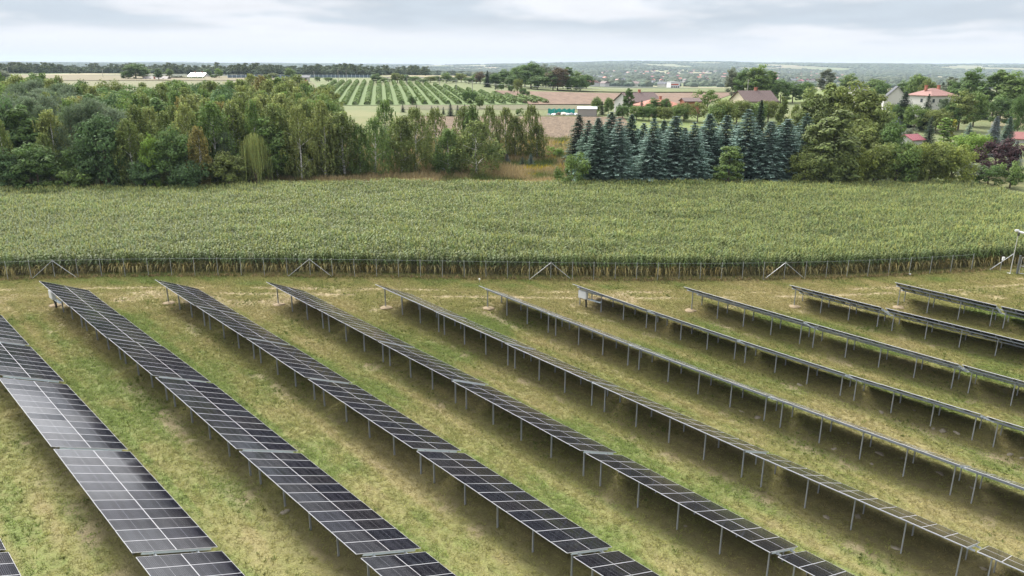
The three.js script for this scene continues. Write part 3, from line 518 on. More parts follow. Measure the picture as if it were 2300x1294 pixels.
function willow(seed) {
  const H = 11, W = 7, L = new Leaves(seed), r = L.r;
  for (let k = 0; k < 210; k++) {
    const a = r() * 6.283, e = Math.asin(Math.sqrt(r()) * 0.99), R = W / 2 * Math.cos(e) * (0.75 + 0.3 * r()), y0 = H * 0.52 + H * 0.47 * Math.sin(e), len = Math.min(y0 - 0.4, 2.5 + 5.5 * r() * Math.cos(e)), ct = 0.75 + 0.5 * r(); let x = R * Math.cos(a), z = R * Math.sin(a);
    for (let i = 0; i < len / 0.21; i++) { const yy = y0 - i * 0.21; x += Math.cos(a) * 0.012 + (r() - 0.5) * 0.05; z += Math.sin(a) * 0.012 + (r() - 0.5) * 0.05; const c = L.tone(0.25, 0.2).map((v) => v * ct); L.add(x, yy, z, Math.cos(a), 0.2, Math.sin(a), 0.24 * (0.7 + 0.5 * r()), 0.34, c, (r() - 0.5) * 0.5, -1, (r() - 0.5) * 0.5); }
  }
  return { crown: L.geo(), trunk: trunkGeo(seed + 1, H * 0.8, 0.3, 9, 0.25, 3), H, W };
}
function pine(seed, { H = 13, W = 6.5, base = 2 } = {}) {
  const L = new Leaves(seed), r = L.r;
  for (let k = 0; k < 62; k++) {
    const t = (k + r()) / 62, y = base + (H - base) * t, R = W / 2 * Math.pow(1 - t * 0.9, 0.7) * (0.35 + 0.75 * r()), a = k * 2.4 + r(), cx = R * Math.cos(a), cz = R * Math.sin(a), cr = 0.75 + 0.5 * r(), ct = 0.8 + 0.45 * r();
    for (let i = 0; i < 70; i++) { const e = unit(r), q = cr * (0.3 + 0.7 * r()); const c = L.tone(0.25, 0.1).map((v) => v * ct); L.add(cx + e[0] * q, y + e[1] * q * 0.55, cz + e[2] * q, r() - 0.5, r() - 0.5, r() - 0.5, 0.3 * (0.6 + 0.6 * r()), 0.22, c, e[0], Math.abs(e[1]) + 0.55, e[2]); }
  }
  return { crown: L.geo(), trunk: trunkGeo(seed + 1, H * 0.95, 0.2, 14, 0.2, W * 0.4, 0.02), H, W };
}
function spruce(seed, { H = 13, W = 5.6, base = 0.3, lev = 34, droop = 0.28, width = 0.46 } = {}) {
  const L = new Leaves(seed), r = L.r;
  for (let i = 0; i < lev; i++) {
    const t = i / (lev - 1), y = base + (H - base) * Math.pow(t, 0.92), R0 = W / 2 * Math.pow(1 - t, 0.64) + 0.12, n = Math.max(6, Math.round(15 - 7 * t)), a0 = r() * 6.28;
    for (let k = 0; k < n; k++) {
      const a = a0 + (k + (r() - 0.5) * 0.5) / n * 6.283, R = R0 * (0.72 + 0.4 * r()), c0 = Math.cos(a), s0 = Math.sin(a), m = Math.max(3, Math.round(R / 0.3)), yb = y + (r() - 0.5) * 0.25;
      for (let j = 0; j < m; j++) {
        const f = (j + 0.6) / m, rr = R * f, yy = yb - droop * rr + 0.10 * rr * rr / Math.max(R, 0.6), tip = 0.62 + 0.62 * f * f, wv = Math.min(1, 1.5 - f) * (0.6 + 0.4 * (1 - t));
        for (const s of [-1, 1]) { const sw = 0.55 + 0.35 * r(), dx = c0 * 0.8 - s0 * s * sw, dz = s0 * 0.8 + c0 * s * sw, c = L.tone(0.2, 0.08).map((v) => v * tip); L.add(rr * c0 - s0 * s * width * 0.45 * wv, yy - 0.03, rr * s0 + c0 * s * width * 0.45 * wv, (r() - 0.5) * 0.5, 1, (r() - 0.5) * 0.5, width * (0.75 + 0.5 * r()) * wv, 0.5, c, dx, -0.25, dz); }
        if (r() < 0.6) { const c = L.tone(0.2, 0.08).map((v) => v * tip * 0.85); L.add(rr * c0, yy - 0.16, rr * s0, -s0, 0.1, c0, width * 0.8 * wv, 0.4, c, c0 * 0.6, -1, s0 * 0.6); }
      }
    }
  }
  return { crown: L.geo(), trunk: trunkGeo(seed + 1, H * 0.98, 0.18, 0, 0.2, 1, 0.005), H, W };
}
const KIND = {
  birch: [birch(11, {}), birch(12, { W: 4.6, hang: 1.9 }), birch(13, { W: 6.2, K: 110 })],
  slim: [birch(14, { W: 3.4, K: 66, hang: 2.0 }), birch(15, { W: 3.8, K: 70, hang: 1.7 })],
  broad: [broadleaf(21, {}), broadleaf(22, { W: 8, K: 56 }), broadleaf(23, { H: 12, W: 10, K: 72 })],
  tall: [broadleaf(24, { H: 14, W: 7.5, base: 1.5, K: 66, N: 95 }), broadleaf(25, { H: 14, W: 6.5, base: 2, cone: 0.3, K: 62 })],
  cone: [broadleaf(26, { H: 13, W: 8, full: 0.5, base: 0.2, cone: 0.75, K: 64, N: 85, size: 0.24 }), broadleaf(27, { H: 13, W: 7.5, full: 0.5, base: 0.2, cone: 0.8, K: 60, N: 85, size: 0.24 })],
  bush: [broadleaf(28, { H: 4.5, W: 5, full: 0.35, base: 0, K: 30, N: 80, size: 0.17 }), broadleaf(29, { H: 4.5, W: 5.6, full: 0.35, base: 0, K: 34, N: 80, size: 0.17 })],
  hedge: [broadleaf(30, { H: 8, W: 8.5, full: 0.35, base: 0.2, K: 66, N: 90, size: 0.23 }), broadleaf(31, { H: 8, W: 8, full: 0.35, base: 0.2, K: 66, N: 90, size: 0.23 })],
  orchard: [broadleaf(32, { H: 5, W: 6, base: 1.1, K: 26, N: 75, size: 0.17 }), broadleaf(33, { H: 5, W: 5.4, base: 1.2, K: 24, N: 75, size: 0.17 })],
  thuja: [broadleaf(34, { H: 5, W: 1.9, base: 0, cone: 0.55, K: 34, N: 50, size: 0.14 })],
  willow: [willow(41)], pine: [pine(51), pine(52, { W: 7.5 }), pine(53, { H: 12, W: 6 })],
  spruce: [spruce(61), spruce(62, { W: 5.0, lev: 29 }), spruce(63, { W: 6.4, lev: 25, droop: 0.34 })],
  fir: [spruce(64, { H: 8, W: 4, lev: 18, width: 0.3 }), spruce(65, { H: 8, W: 3.4, lev: 18, width: 0.3 })],
};
const barkTex = colorTexture(32, 128, (u, v) => { const n = fbm(u * 3, v * 22, 3), k = n > 0.62 ? 0.12 : 0.62 + 0.12 * PERM[(u * 997 + v * 7919) & 65535]; return [k, k * 0.97, k * 0.92]; }); barkTex.repeat.set(1, 0.3);
const BARK = { birch: new THREE.MeshStandardMaterial({ map: barkTex, roughness: 0.8 }), brown: std(0.11, 0.085, 0.06, 0.9), pine: std(0.2, 0.12, 0.075, 0.9) };
const TONE = {}; const tone = (k) => TONE[k];
for (const [k, c] of Object.entries({ birch: [0.180, 0.230, 0.068], birchGreen: [0.144, 0.224, 0.061], birchPale: [0.246, 0.287, 0.094], birchYellow: [0.250, 0.225, 0.070], broad: [0.110, 0.182, 0.053], broadBlue: [0.100, 0.170, 0.065], olive: [0.168, 0.207, 0.057], lime: [0.190, 0.290, 0.055], mid: [0.150, 0.224, 0.061], willow: [0.230, 0.270, 0.090], pine: [0.130, 0.180, 0.100], pineBlue: [0.165, 0.215, 0.135], spruce: [0.176, 0.277, 0.209], spruceBlue: [0.243, 0.358, 0.304], spruceDark: [0.090, 0.145, 0.085], silver: [0.270, 0.330, 0.340], larch: [0.160, 0.205, 0.066], hedgeYellow: [0.222, 0.265, 0.061], purple: [0.070, 0.036, 0.040], golden: [0.360, 0.360, 0.060], rust: [0.130, 0.100, 0.055], grey: [0.175, 0.205, 0.140] })) TONE[k] = foliageMat(...c, 0.4, 0.85);
const TREES = [];
let tseed = 5;
// a tree at a column of the photograph: height of its top there, where its foot is (a row, or metres behind the corn if negative, or [depth]), its width
function tree(kind, px, yTop, foot, wpx, tn, group, what, name, variant) {
  const g = Array.isArray(foot) ? (() => { const p = atDepth(px, 300, foot[0]); return [p[0], height(p[0], p[2]), p[2]]; })() : foot < 0 ? (() => { const p = atDepth(px, 400, cornD(px) - foot); return [p[0], height(p[0], p[2]), p[2]]; })() : groundAt(px, foot);
  const D = -g[2], top = atDepth(px, yTop, D)[1], h = Math.max(top - g[1], 1.2), w = wpx / FOCAL * (D * CP + (CAM_Y - g[1]) * SP), set = KIND[kind], K = set[(variant ?? (tseed++ * 7)) % set.length];
  TREES.push({ K, kind, g, sy: h / K.H, sx: w / K.W, tn, group, what, name: name || { birch: 'birch_tree', slim: 'birch_tree', pine: 'pine_tree', spruce: 'spruce_tree', fir: 'fir_tree', willow: 'willow_tree', bush: 'bush', hedge: 'hedge_tree', orchard: 'fruit_tree', thuja: 'thuja' }[kind] || 'leafy_tree', px });
}
function plantTrees() {
  const groups = new Map(); for (const t of TREES) { const k = t.group + '|' + t.what; if (!groups.has(k)) groups.set(k, []); groups.get(k).push(t); }
  const r = rng(321);
  for (const list of groups.values()) {
    list.sort((a, b) => a.px - b.px);
    list.forEach((t, i) => {
      const lab = list.length === 1 ? `${t.what} ${t.group}` : `${t.what}, ${ord(i)} from the left ${t.group}`;
      const cat = { bush: 'bush', hedge: 'tree', thuja: 'thuja' }[t.kind] || (t.name === 'bush' ? 'bush' : 'tree');
      const o = thing(t.name, lab, cat, t.g, r() * 6.283, list.length === 1 ? undefined : `${t.what} ${t.group}`.slice(0, 90));
      part('trunk', t.K.trunk, t.kind === 'birch' || t.kind === 'slim' ? BARK.birch : t.kind === 'pine' ? BARK.pine : BARK.brown, o);
      part('crown', t.K.crown, tone(t.tn), o);
      o.scale.set(t.sx, t.sy, t.sx);
    });
  }
}
{
  const F = 'at the front edge of the left wood', B = 'among the birches in the middle', R = 'behind the corn on the right', T = tree;
  // front edge of the wood on the left
  T('slim', 18, 268, -3, 46, 'birch', F, 'slender olive birch'); T('birch', 112, 300, -5, 60, 'birch', F, 'slender olive birch'); T('birch', 300, 268, -4, 74, 'birch', F, 'slender olive birch'); T('slim', 452, 285, -3, 52, 'birchYellow', F, 'yellowing birch');
  T('broad', 85, 325, -2, 105, 'broad', F, 'dark round broadleaf tree'); T('broad', 30, 335, -2, 80, 'broadBlue', F, 'dark round broadleaf tree'); T('broad', 242, 262, -4, 112, 'broadBlue', F, 'dark round broadleaf tree'); T('broad', 398, 288, -4, 88, 'broad', F, 'dark round broadleaf tree'); T('broad', 325, 355, -2, 70, 'broadBlue', F, 'dark round broadleaf tree'); T('hedge', 425, 360, -2, 80, 'broadBlue', F, 'dark round broadleaf tree');
  T('broad', 346, 305, -3, 52, 'lime', F, 'bright light green tree'); T('tall', 470, 246, -14, 120, 'mid', F, 'bright light green tree'); T('bush', 150, 376, -1, 92, 'mid', F, 'low light green bush'); T('broad', 514, 342, -2, 82, 'olive', F, 'olive brown rounded tree'); T('willow', 577, 298, -2, 74, 'willow', F, 'weeping willow with long hanging pale green branches');
  T('tall', 612, 262, -9, 90, 'birchGreen', F, 'tall green tree beside the willow'); T('bush', 663, 326, 392, 50, 'lime', F, 'small bright green sapling'); T('tall', 690, 250, -22, 75, 'broad', F, 'dark tall tree'); T('pine', 205, 238, -10, 90, 'pineBlue', F, 'blue green pine'); T('pine', 120, 240, -11, 90, 'pine', F, 'blue green pine'); T('pine', 45, 228, -12, 95, 'pineBlue', F, 'blue green pine'); T('pine', 515, 300, -6, 55, 'pine', F, 'blue green pine'); T('birch', 545, 262, -12, 70, 'birchGreen', F, 'slender olive birch'); T('birch', 640, 245, -18, 70, 'birchGreen', F, 'slender olive birch');
  T('broad', 180, 330, -4, 70, 'broad', F, 'dark round broadleaf tree'); T('slim', 380, 300, -6, 40, 'birchPale', F, 'pale slim birch');
  // birches in the middle
  for (const [x, y, f, w, tn, k] of [[775, 252, 405, 74, 'birch', 'birch'], [811, 280, 406, 48, 'birchGreen', 'slim'], [846, 265, 404, 64, 'birchGreen', 'birch'], [905, 262, 399, 60, 'birch', 'birch'], [935, 242, 398, 70, 'birch', 'birch'], [978, 244, 385, 62, 'olive', 'birch'], [1008, 290, 401, 54, 'birchGreen', 'slim'], [1070, 272, 400, 92, 'birch', 'birch'], [1042, 240, 372, 44, 'birch', 'slim'], [1062, 236, 376, 40, 'birchGreen', 'slim'], [1100, 238, 366, 46, 'birch', 'slim'], [1136, 242, 364, 46, 'olive', 'slim'], [1158, 262, 362, 40, 'olive', 'slim'], [1192, 236, 364, 50, 'olive', 'slim'], [1205, 280, 366, 36, 'olive', 'slim'], [742, 232, 388, 60, 'birchGreen', 'birch'], [870, 225, 375, 55, 'birchGreen', 'birch']]) T(k === 'slim' && w > 44 ? 'birch' : k, x, y, f, w * 1.28, tn, B, 'white stemmed birch');
  for (const [x, y, f, w, tn] of [[1116, 346, 376, 22, 'spruceBlue'], [1139, 346, 374, 22, 'silver'], [1173, 352, 383, 24, 'spruceDark'], [1192, 345, 379, 24, 'spruceBlue']]) T('fir', x, y, f, w, tn, 'in the dry meadow below the birches', 'small young spruce');
  T('bush', 1243, 328, 360, 44, 'lime', 'left of the blue spruces', 'low bright green bush'); T('bush', 1284, 341, -1, 76, 'mid', 'at the left foot of the blue spruces', 'rounded leafy bush'); T('broad', 1112, 320, 374, 50, 'mid', B, 'leafy green tree'); T('broad', 990, 345, 392, 46, 'broad', B, 'leafy green tree');
  for (const x of [1222, 1235, 1247, 1258, 1268]) T('slim', x, 318 + (x % 3) * 3, 338, 12, 'birchPale', 'in a line left of the spruces', 'young pale green sapling');
  // spruces
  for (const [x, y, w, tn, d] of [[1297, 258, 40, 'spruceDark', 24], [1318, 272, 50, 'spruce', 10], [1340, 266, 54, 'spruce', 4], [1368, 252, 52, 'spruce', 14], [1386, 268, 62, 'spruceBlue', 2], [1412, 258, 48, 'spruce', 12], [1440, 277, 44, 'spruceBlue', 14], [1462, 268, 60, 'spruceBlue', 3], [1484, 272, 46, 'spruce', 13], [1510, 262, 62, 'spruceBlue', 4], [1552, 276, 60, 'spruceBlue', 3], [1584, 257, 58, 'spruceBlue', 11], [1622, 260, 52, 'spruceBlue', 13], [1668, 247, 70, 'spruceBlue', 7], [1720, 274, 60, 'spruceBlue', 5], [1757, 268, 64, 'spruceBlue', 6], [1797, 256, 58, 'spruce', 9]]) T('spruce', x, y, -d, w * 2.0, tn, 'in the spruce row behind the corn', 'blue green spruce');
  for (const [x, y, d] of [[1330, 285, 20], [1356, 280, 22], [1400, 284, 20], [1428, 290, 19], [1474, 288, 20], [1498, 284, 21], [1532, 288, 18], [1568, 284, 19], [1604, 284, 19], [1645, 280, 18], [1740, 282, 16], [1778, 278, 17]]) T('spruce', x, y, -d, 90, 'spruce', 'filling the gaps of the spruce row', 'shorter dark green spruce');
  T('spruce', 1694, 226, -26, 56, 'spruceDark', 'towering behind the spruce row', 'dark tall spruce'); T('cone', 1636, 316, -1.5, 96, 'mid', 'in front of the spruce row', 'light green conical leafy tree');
  // right group
  for (const [x, y, d, w, tn, k] of [[1742, 212, 22, 62, 'larch', 'cone'], [1772, 235, 28, 46, 'birch', 'birch'], [1808, 194, 24, 86, 'larch', 'tall'], [1850, 186, 26, 96, 'birch', 'tall'], [1902, 188, 22, 118, 'olive', 'broad'], [1940, 205, 20, 92, 'olive', 'tall'], [1968, 228, 16, 70, 'birch', 'tall'], [1920, 270, 10, 100, 'olive', 'broad']]) T(k, x, y, -d, w, tn, R, 'large olive green tree');
  T('cone', 1868, 240, -3, 175, 'larch', R, 'big feathery conical tree reaching the corn'); T('cone', 1822, 262, -5, 110, 'larch', R, 'feathery dark conical tree'); T('broad', 1990, 272, -7, 66, 'broad', R, 'dark round tree beside the red garden roof');
  for (const [x, y, d, w, tn] of [[1806, 342, 1.5, 70, 'olive'], [1842, 338, 1.2, 80, 'larch'], [1880, 334, 1.4, 80, 'larch'], [1918, 330, 2, 84, 'hedgeYellow'], [1962, 322, 2.5, 90, 'olive'], [2012, 318, 2, 88, 'mid'], [2046, 322, 3, 70, 'hedgeYellow'], [2088, 322, 2.5, 84, 'olive'], [2136, 322, 2, 90, 'hedgeYellow']]) T('hedge', x, y, -d, w, tn, 'in the tall hedge behind the corn', 'bushy yellow green tree');
  T('hedge', 2197, 298, [164], 68, 'lime', 'left of the dark purple bush', 'round bright green tree'); T('bush', 2248, 310, [156], 104, 'purple', 'at the right edge above the corn', 'dark purple leaved bush', 'bush'); T('bush', 2196, 364, [150], 62, 'grey', 'below the purple bush', 'grey green shrub'); T('bush', 2240, 368, [148], 66, 'broad', 'below the purple bush', 'grey green shrub'); T('bush', 2292, 362, [146], 60, 'mid', 'below the purple bush', 'grey green shrub');
  T('spruce', 2234, 262, [178], 50, 'silver', 'by the garden at right', 'silvery blue spruce'); T('spruce', 2264, 262, [182], 46, 'spruce', 'by the garden at right', 'silvery blue spruce'); T('spruce', 2290, 318, [164], 44, 'silver', 'by the garden at right', 'silvery blue spruce'); T('fir', 2014, 264, [196], 34, 'silver', 'by the garden at right', 'silvery blue spruce'); T('fir', 2176, 276, [188], 36, 'spruceBlue', 'by the garden at right', 'silvery blue spruce');
  T('fir', 2088, 262, [192], 38, 'spruceDark', 'in the garden below the white house', 'small dark spruce'); T('thuja', 2122, 258, [194], 46, 'lime', 'in the garden below the white house', 'broad yellow green thuja'); T('thuja', 2141, 262, [193], 19, 'golden', 'in the garden below the white house', 'bright golden column thuja'); T('bush', 2160, 300, [176], 90, 'lime', 'below the golden thuja', 'sprawling pale green bush'); T('bush', 2044, 286, [200], 34, 'grey', 'beside the red garden roof', 'low grey bush');
  T('spruce', 2022, 206, [222], 60, 'spruceDark', 'in front of the white house', 'dark spruce'); T('spruce', 2074, 212, [216], 46, 'spruceDark', 'in front of the white house', 'dark spruce'); T('pine', 2110, 222, [216], 46, 'pine', 'in front of the white house', 'dark pine');
  for (const [x, y, D, w, tn, k] of [[2150, 206, 215, 66, 'olive', 'broad'], [2182, 208, 222, 56, 'mid', 'broad'], [2168, 150, 262, 56, 'broad', 'tall'], [2140, 176, 285, 52, 'broad', 'broad'], [2196, 196, 240, 44, 'spruceDark', 'spruce'], [2222, 156, 240, 72, 'broad', 'tall'], [2262, 158, 236, 78, 'mid', 'tall'], [2296, 166, 232, 60, 'broad', 'tall'], [2240, 215, 222, 60, 'broad', 'broad'], [2118, 172, 300, 44, 'grey', 'tall'], [2044, 168, 320, 54, 'mid', 'broad'], [2068, 178, 300, 36, 'olive', 'broad'], [2016, 182, 330, 36, 'broad', 'broad'], [1965, 186, 300, 48, 'broad', 'broad'], [2284, 208, 205, 40, 'broad', 'hedge'], [2100, 184, 310, 30, 'spruceDark', 'spruce']]) T(k, x, y, [D], w, tn, 'around the white house at right', 'tall garden tree');
  // trees behind the brown roofed house
  for (const [x, y, D, w, tn, k] of [[1636, 150, 330, 34, 'grey', 'tall'], [1662, 155, 325, 48, 'broad', 'broad'], [1692, 143, 320, 62, 'mid', 'tall'], [1720, 158, 330, 50, 'broad', 'tall'], [1745, 178, 320, 44, 'broad', 'broad'], [1772, 184, 325, 44, 'broad', 'broad'], [1800, 184, 330, 40, 'broad', 'broad'], [1842, 154, 400, 46, 'grey', 'tall'], [1891, 166, 400, 42, 'mid', 'broad'], [1948, 178, 390, 52, 'mid', 'broad']]) T(k, x, y, [D], w, tn, 'behind the brown roofed house', 'big leafy tree');
  for (const [x, y, D, w, tn, k] of [[1618, 231, 222, 60, 'mid', 'hedge'], [1652, 226, 226, 56, 'olive', 'hedge'], [1690, 229, 228, 52, 'mid', 'hedge'], [1722, 226, 230, 44, 'olive', 'hedge'], [1396, 236, 236, 30, 'broad', 'hedge'], [1428, 238, 232, 36, 'mid', 'hedge'], [1456, 236, 230, 34, 'broad', 'hedge'], [1490, 240, 228, 40, 'olive', 'hedge'], [1524, 236, 230, 40, 'mid', 'hedge'], [2052, 236, 214, 46, 'mid', 'hedge'], [2100, 244, 210, 54, 'olive', 'hedge'], [2132, 232, 214, 40, 'broad', 'hedge'], [2010, 232, 222, 40, 'broad', 'hedge']]) T(k, x, y, [D], w, tn, 'in the shrubbery hiding the house walls', 'rounded garden shrub', 'bush');
  // orchard and garden trees below the houses
  for (const [x, y, f, w, tn] of [[1536, 228, 272, 46, 'olive'], [1566, 232, 276, 44, 'olive'], [1606, 230, 280, 50, 'mid'], [1632, 226, 284, 66, 'olive'], [1668, 224, 268, 46, 'grey'], [1700, 236, 276, 50, 'lime'], [1588, 198, 250, 60, 'mid'], [1520, 236, 268, 36, 'broad']]) T('orchard', x, y, f, w, tn, 'in the orchard behind the spruces', 'spreading fruit tree');
  for (const [x, y, f, w, tn, k] of [[1340, 218, 258, 26, 'mid', 'broad'], [1352, 228, 258, 20, 'spruceDark', 'fir'], [1366, 220, 257, 26, 'mid', 'broad'], [1390, 232, 260, 28, 'spruceDark', 'fir'], [1410, 198, 258, 28, 'broad', 'tall'], [1410, 240, 262, 18, 'mid', 'bush'], [1440, 226, 262, 26, 'spruceDark', 'fir'], [1468, 220, 262, 36, 'broad', 'broad'], [1494, 222, 262, 32, 'broad', 'broad']]) T(k, x, y, f, w, tn, 'before the houses with brown and orange roofs', 'garden tree');
  // firs and lone trees by the plantation
  for (const [x, y, f, w] of [[905, 234, 253, 14], [936, 236, 257, 13], [970, 238, 258, 14], [984, 238, 258, 14], [996, 240, 258, 12], [1012, 232, 261, 22], [1028, 236, 260, 18], [1044, 234, 259, 16]]) T('fir', x, y, f, w, 'spruceDark', 'in the line below the plantation', 'small dark fir');
  for (const [x, y, f, w, tn, k] of [[926, 214, 236, 24, 'broad', 'bush'], [1046, 205, 231, 16, 'broad', 'hedge'], [1063, 205, 231, 20, 'broad', 'hedge'], [1078, 217, 244, 20, 'mid', 'hedge'], [1163, 176, 212, 21, 'olive', 'hedge'], [1174, 198, 216, 16, 'broad', 'hedge'], [1185, 204, 219, 10, 'broad', 'hedge'], [1127, 186, 204, 14, 'broad', 'hedge'], [1117, 189, 203, 12, 'grey', 'hedge'], [1147, 192, 208, 12, 'broad', 'hedge'], [1168, 242, 260, 19, 'mid', 'bush']]) T(k, x, y, f, w, tn, 'on the slope of the plantation', 'lone round tree', 'leafy_tree');
  // copse on the crest
  for (const [x, y, w, tn, k] of [[1079, 161, 26, 'rust', 'broad'], [1095, 158, 22, 'spruceDark', 'spruce'], [1112, 164, 32, 'broad', 'broad'], [1136, 156, 40, 'broad', 'broad'], [1163, 150, 44, 'broad', 'broad'], [1191, 140, 60, 'broad', 'broad'], [1224, 144, 40, 'grey', 'broad'], [1250, 152, 52, 'rust', 'broad'], [1272, 150, 36, 'broad', 'tall'], [1294, 160, 36, 'mid', 'broad'], [1314, 168, 34, 'broad', 'broad'], [1208, 158, 40, 'broad', 'broad'], [1150, 168, 36, 'broad', 'broad'], [1280, 172, 30, 'broad', 'broad'], [1178, 152, 48, 'broad', 'broad'], [1240, 160, 44, 'broad', 'tall'], [1300, 172, 36, 'broad', 'broad'], [1262, 166, 40, 'mid', 'broad'], [1122, 172, 36, 'broad', 'broad'], [1098, 174, 34, 'mid', 'broad'], [1205, 170, 44, 'broad', 'broad']]) T(k, x, y, [430 + (x % 5) * 12], w, tn, 'in the copse on the crest', 'old broad tree');
  for (let x = 850, i = 0; x < 1075; x += 13 + PERM[i * 77] * 7, i++) T(i % 4 === 3 ? 'hedge' : 'broad', x, 163 + PERM[i * 131 + 9] * 14, [470 + (i % 3) * 14], 28, ['broad', 'mid', 'broad', 'olive'][i % 4], 'in the hedge along the top of the plantation', 'bushy tree');
  // far left, on the plateau
  for (const [x, y, D, w, tn, k] of [[322, 142, 520, 50, 'broad', 'broad'], [338, 150, 530, 40, 'mid', 'broad'], [305, 160, 515, 30, 'broad', 'hedge'], [372, 154, 500, 26, 'broad', 'tall'], [397, 155, 560, 20, 'mid', 'broad'], [482, 156, 640, 18, 'broad', 'broad'], [505, 153, 560, 18, 'lime', 'tall'], [494, 168, 560, 16, 'broad', 'hedge'], [581, 171, 540, 28, 'broad', 'hedge'], [624, 164, 560, 26, 'olive', 'broad'], [662, 152, 510, 26, 'mid', 'tall'], [672, 166, 505, 26, 'broad', 'broad'], [721, 172, 480, 12, 'broad', 'hedge'], [745, 174, 490, 20, 'mid', 'hedge'], [775, 179, 470, 9, 'olive', 'hedge'], [28, 158, 420, 36, 'grey', 'broad'], [98, 164, 400, 30, 'mid', 'broad'], [60, 172, 380, 40, 'mid', 'hedge'], [430, 172, 560, 40, 'broad', 'hedge'], [410, 170, 555, 30, 'grey', 'hedge'], [455, 176, 550, 36, 'broad', 'hedge']]) T(k, x, y, [D], w, tn, 'on the plateau at left', 'distant field tree', 'leafy_tree');
  // the body of the left wood, rank behind rank
  const r = rng(2024); let rank = 0;
  for (let d = 10; d < 92; d += 7.2, rank++) for (let x = -40 + (rank % 2) * 20; x < 775 - rank * 4; x += (52 - rank * 1.6) * (0.75 + 0.5 * r())) {
    const env = tableOf([[-60, 205], [0, 188], [80, 182], [170, 196], [260, 205], [330, 204], [420, 192], [520, 196], [600, 186], [700, 192], [760, 214]], x), front = tableOf([[0, 246], [250, 250], [500, 248], [700, 246]], x);
    const y = lerp(front, env, Math.pow(rank / 11, 0.7)) - 15 + (r() - 0.35) * 26, D = cornD(x) + d + (r() - 0.5) * 4, q = fbm(x / 140 + 3, rank * 0.4, 3) + (r() - 0.5) * 0.35;
    let k, tn, what;
    if (x < 300 && q < 0.5 && rank < 8) { k = 'pine'; tn = r() < 0.6 ? 'pineBlue' : 'pine'; what = 'bluish pine'; }
    else if (q < 0.64) { k = r() < 0.6 ? 'birch' : 'slim'; tn = ['birch', 'birchPale', 'birchGreen', 'birchPale', 'birch'][Math.floor(r() * 5)]; if (r() < 0.04) tn = 'birchYellow'; what = tn === 'birchYellow' ? 'yellowing birch' : 'airy olive birch'; }
    else { k = r() < 0.5 ? 'tall' : 'broad'; tn = ['broad', 'mid', 'olive', 'broadBlue'][Math.floor(r() * 4)]; what = 'green broadleaf tree'; }
    T(k, x, y, [D], (k === 'slim' ? 62 : k === 'birch' ? 84 : 92) * (1 - rank * 0.025) * (0.85 + 0.35 * r()), tn, `in the ${ord(rank + 1)} rank of the left wood`, what);
  }
  plantTrees();
}
// ---------------------------------------------------------------- fields beyond the corn
{
  const clods = heightTexture(256, 256, (u, v) => fbm(u * 40, v * 40, 3)), grainTex = (a, b, sc, sy = 1) => colorTexture(256, 256, (u, v, i, j) => { const n = fbm(u * sc, v * sc * sy, 4), k = 0.8 + 0.4 * PERM[(i * 733 + j * 8191) & 65535]; return mix3(a, b, sstep(0.3, 0.7, n)).map((x) => x * k); });
  const field = (name, c, a, b, uvm, lift, bump = 0, sc = 14, sy = 1) => struct(name, sheet(c.map((p) => xz(...p)), 50, 40, lift, uvm), new THREE.MeshStandardMaterial({ map: grainTex(a, b, sc, sy), roughness: 0.95, ...(bump ? { bumpMap: clods, bumpScale: bump } : {}) }));
  field('ploughed_field', [[930, 262], [1400, 263], [1440, 322], [930, 322]], [0.099, 0.067, 0.042], [0.164, 0.117, 0.074], 16, 0.12, 0.5, 26);
  field('ploughed_field', [[1110, 204.5], [1660, 209], [1580, 236], [1190, 236]], [0.117, 0.072, 0.047], [0.149, 0.094, 0.062], 40, 0.35, 0.3, 20, 0.3);
  field('green_field', [[1255, 199], [1700, 199], [1720, 208], [1250, 204]], [0.084, 0.109, 0.035], [0.124, 0.134, 0.050], 40, 0.5);
  field('stubble_field', [[900, 236.5], [1330, 236.5], [1330, 247], [900, 247]], [0.104, 0.093, 0.046], [0.082, 0.082, 0.036], 20, 0.14);
  field('grass_strip', [[900, 247.5], [1330, 247.5], [1340, 261], [900, 261]], [0.073, 0.099, 0.026], [0.117, 0.121, 0.043], 12, 0.13);
  field('lawn', [[1412, 266], [1700, 262], [1680, 302], [1412, 294]], [0.090, 0.138, 0.030], [0.138, 0.162, 0.048], 10, 0.14);
  field('lawn', [[1600, 206], [1850, 206], [1850, 230], [1600, 230]], [0.102, 0.150, 0.036], [0.144, 0.168, 0.054], 12, 0.16);
  field('stubble_field', [[40, 168.5], [620, 173], [640, 182], [40, 182]], [0.139, 0.124, 0.060], [0.124, 0.099, 0.055], 50, 0.4, 0, 12, 3);
  field('stubble_field', [[60, 182.5], [700, 182.5], [720, 205], [60, 205]], [0.134, 0.124, 0.060], [0.109, 0.114, 0.050], 40, 0.25, 0, 12, 2);
  field('stubble_field', [[2225, 232], [2360, 236], [2360, 285], [2225, 285]], [0.179, 0.149, 0.084], [0.149, 0.139, 0.064], 16, 0.15);
  field('dry_meadow', [[560, 350], [1300, 350], [1330, 440], [560, 440]], [0.102, 0.108, 0.036], [0.198, 0.156, 0.078], 9, 0.05, 0.2, 20);
  field('garden_ground', [[1930, 275], [2330, 275], [2360, 330], [1930, 330]], [0.085, 0.120, 0.036], [0.140, 0.145, 0.062], 9, 0.1, 0, 20);
}
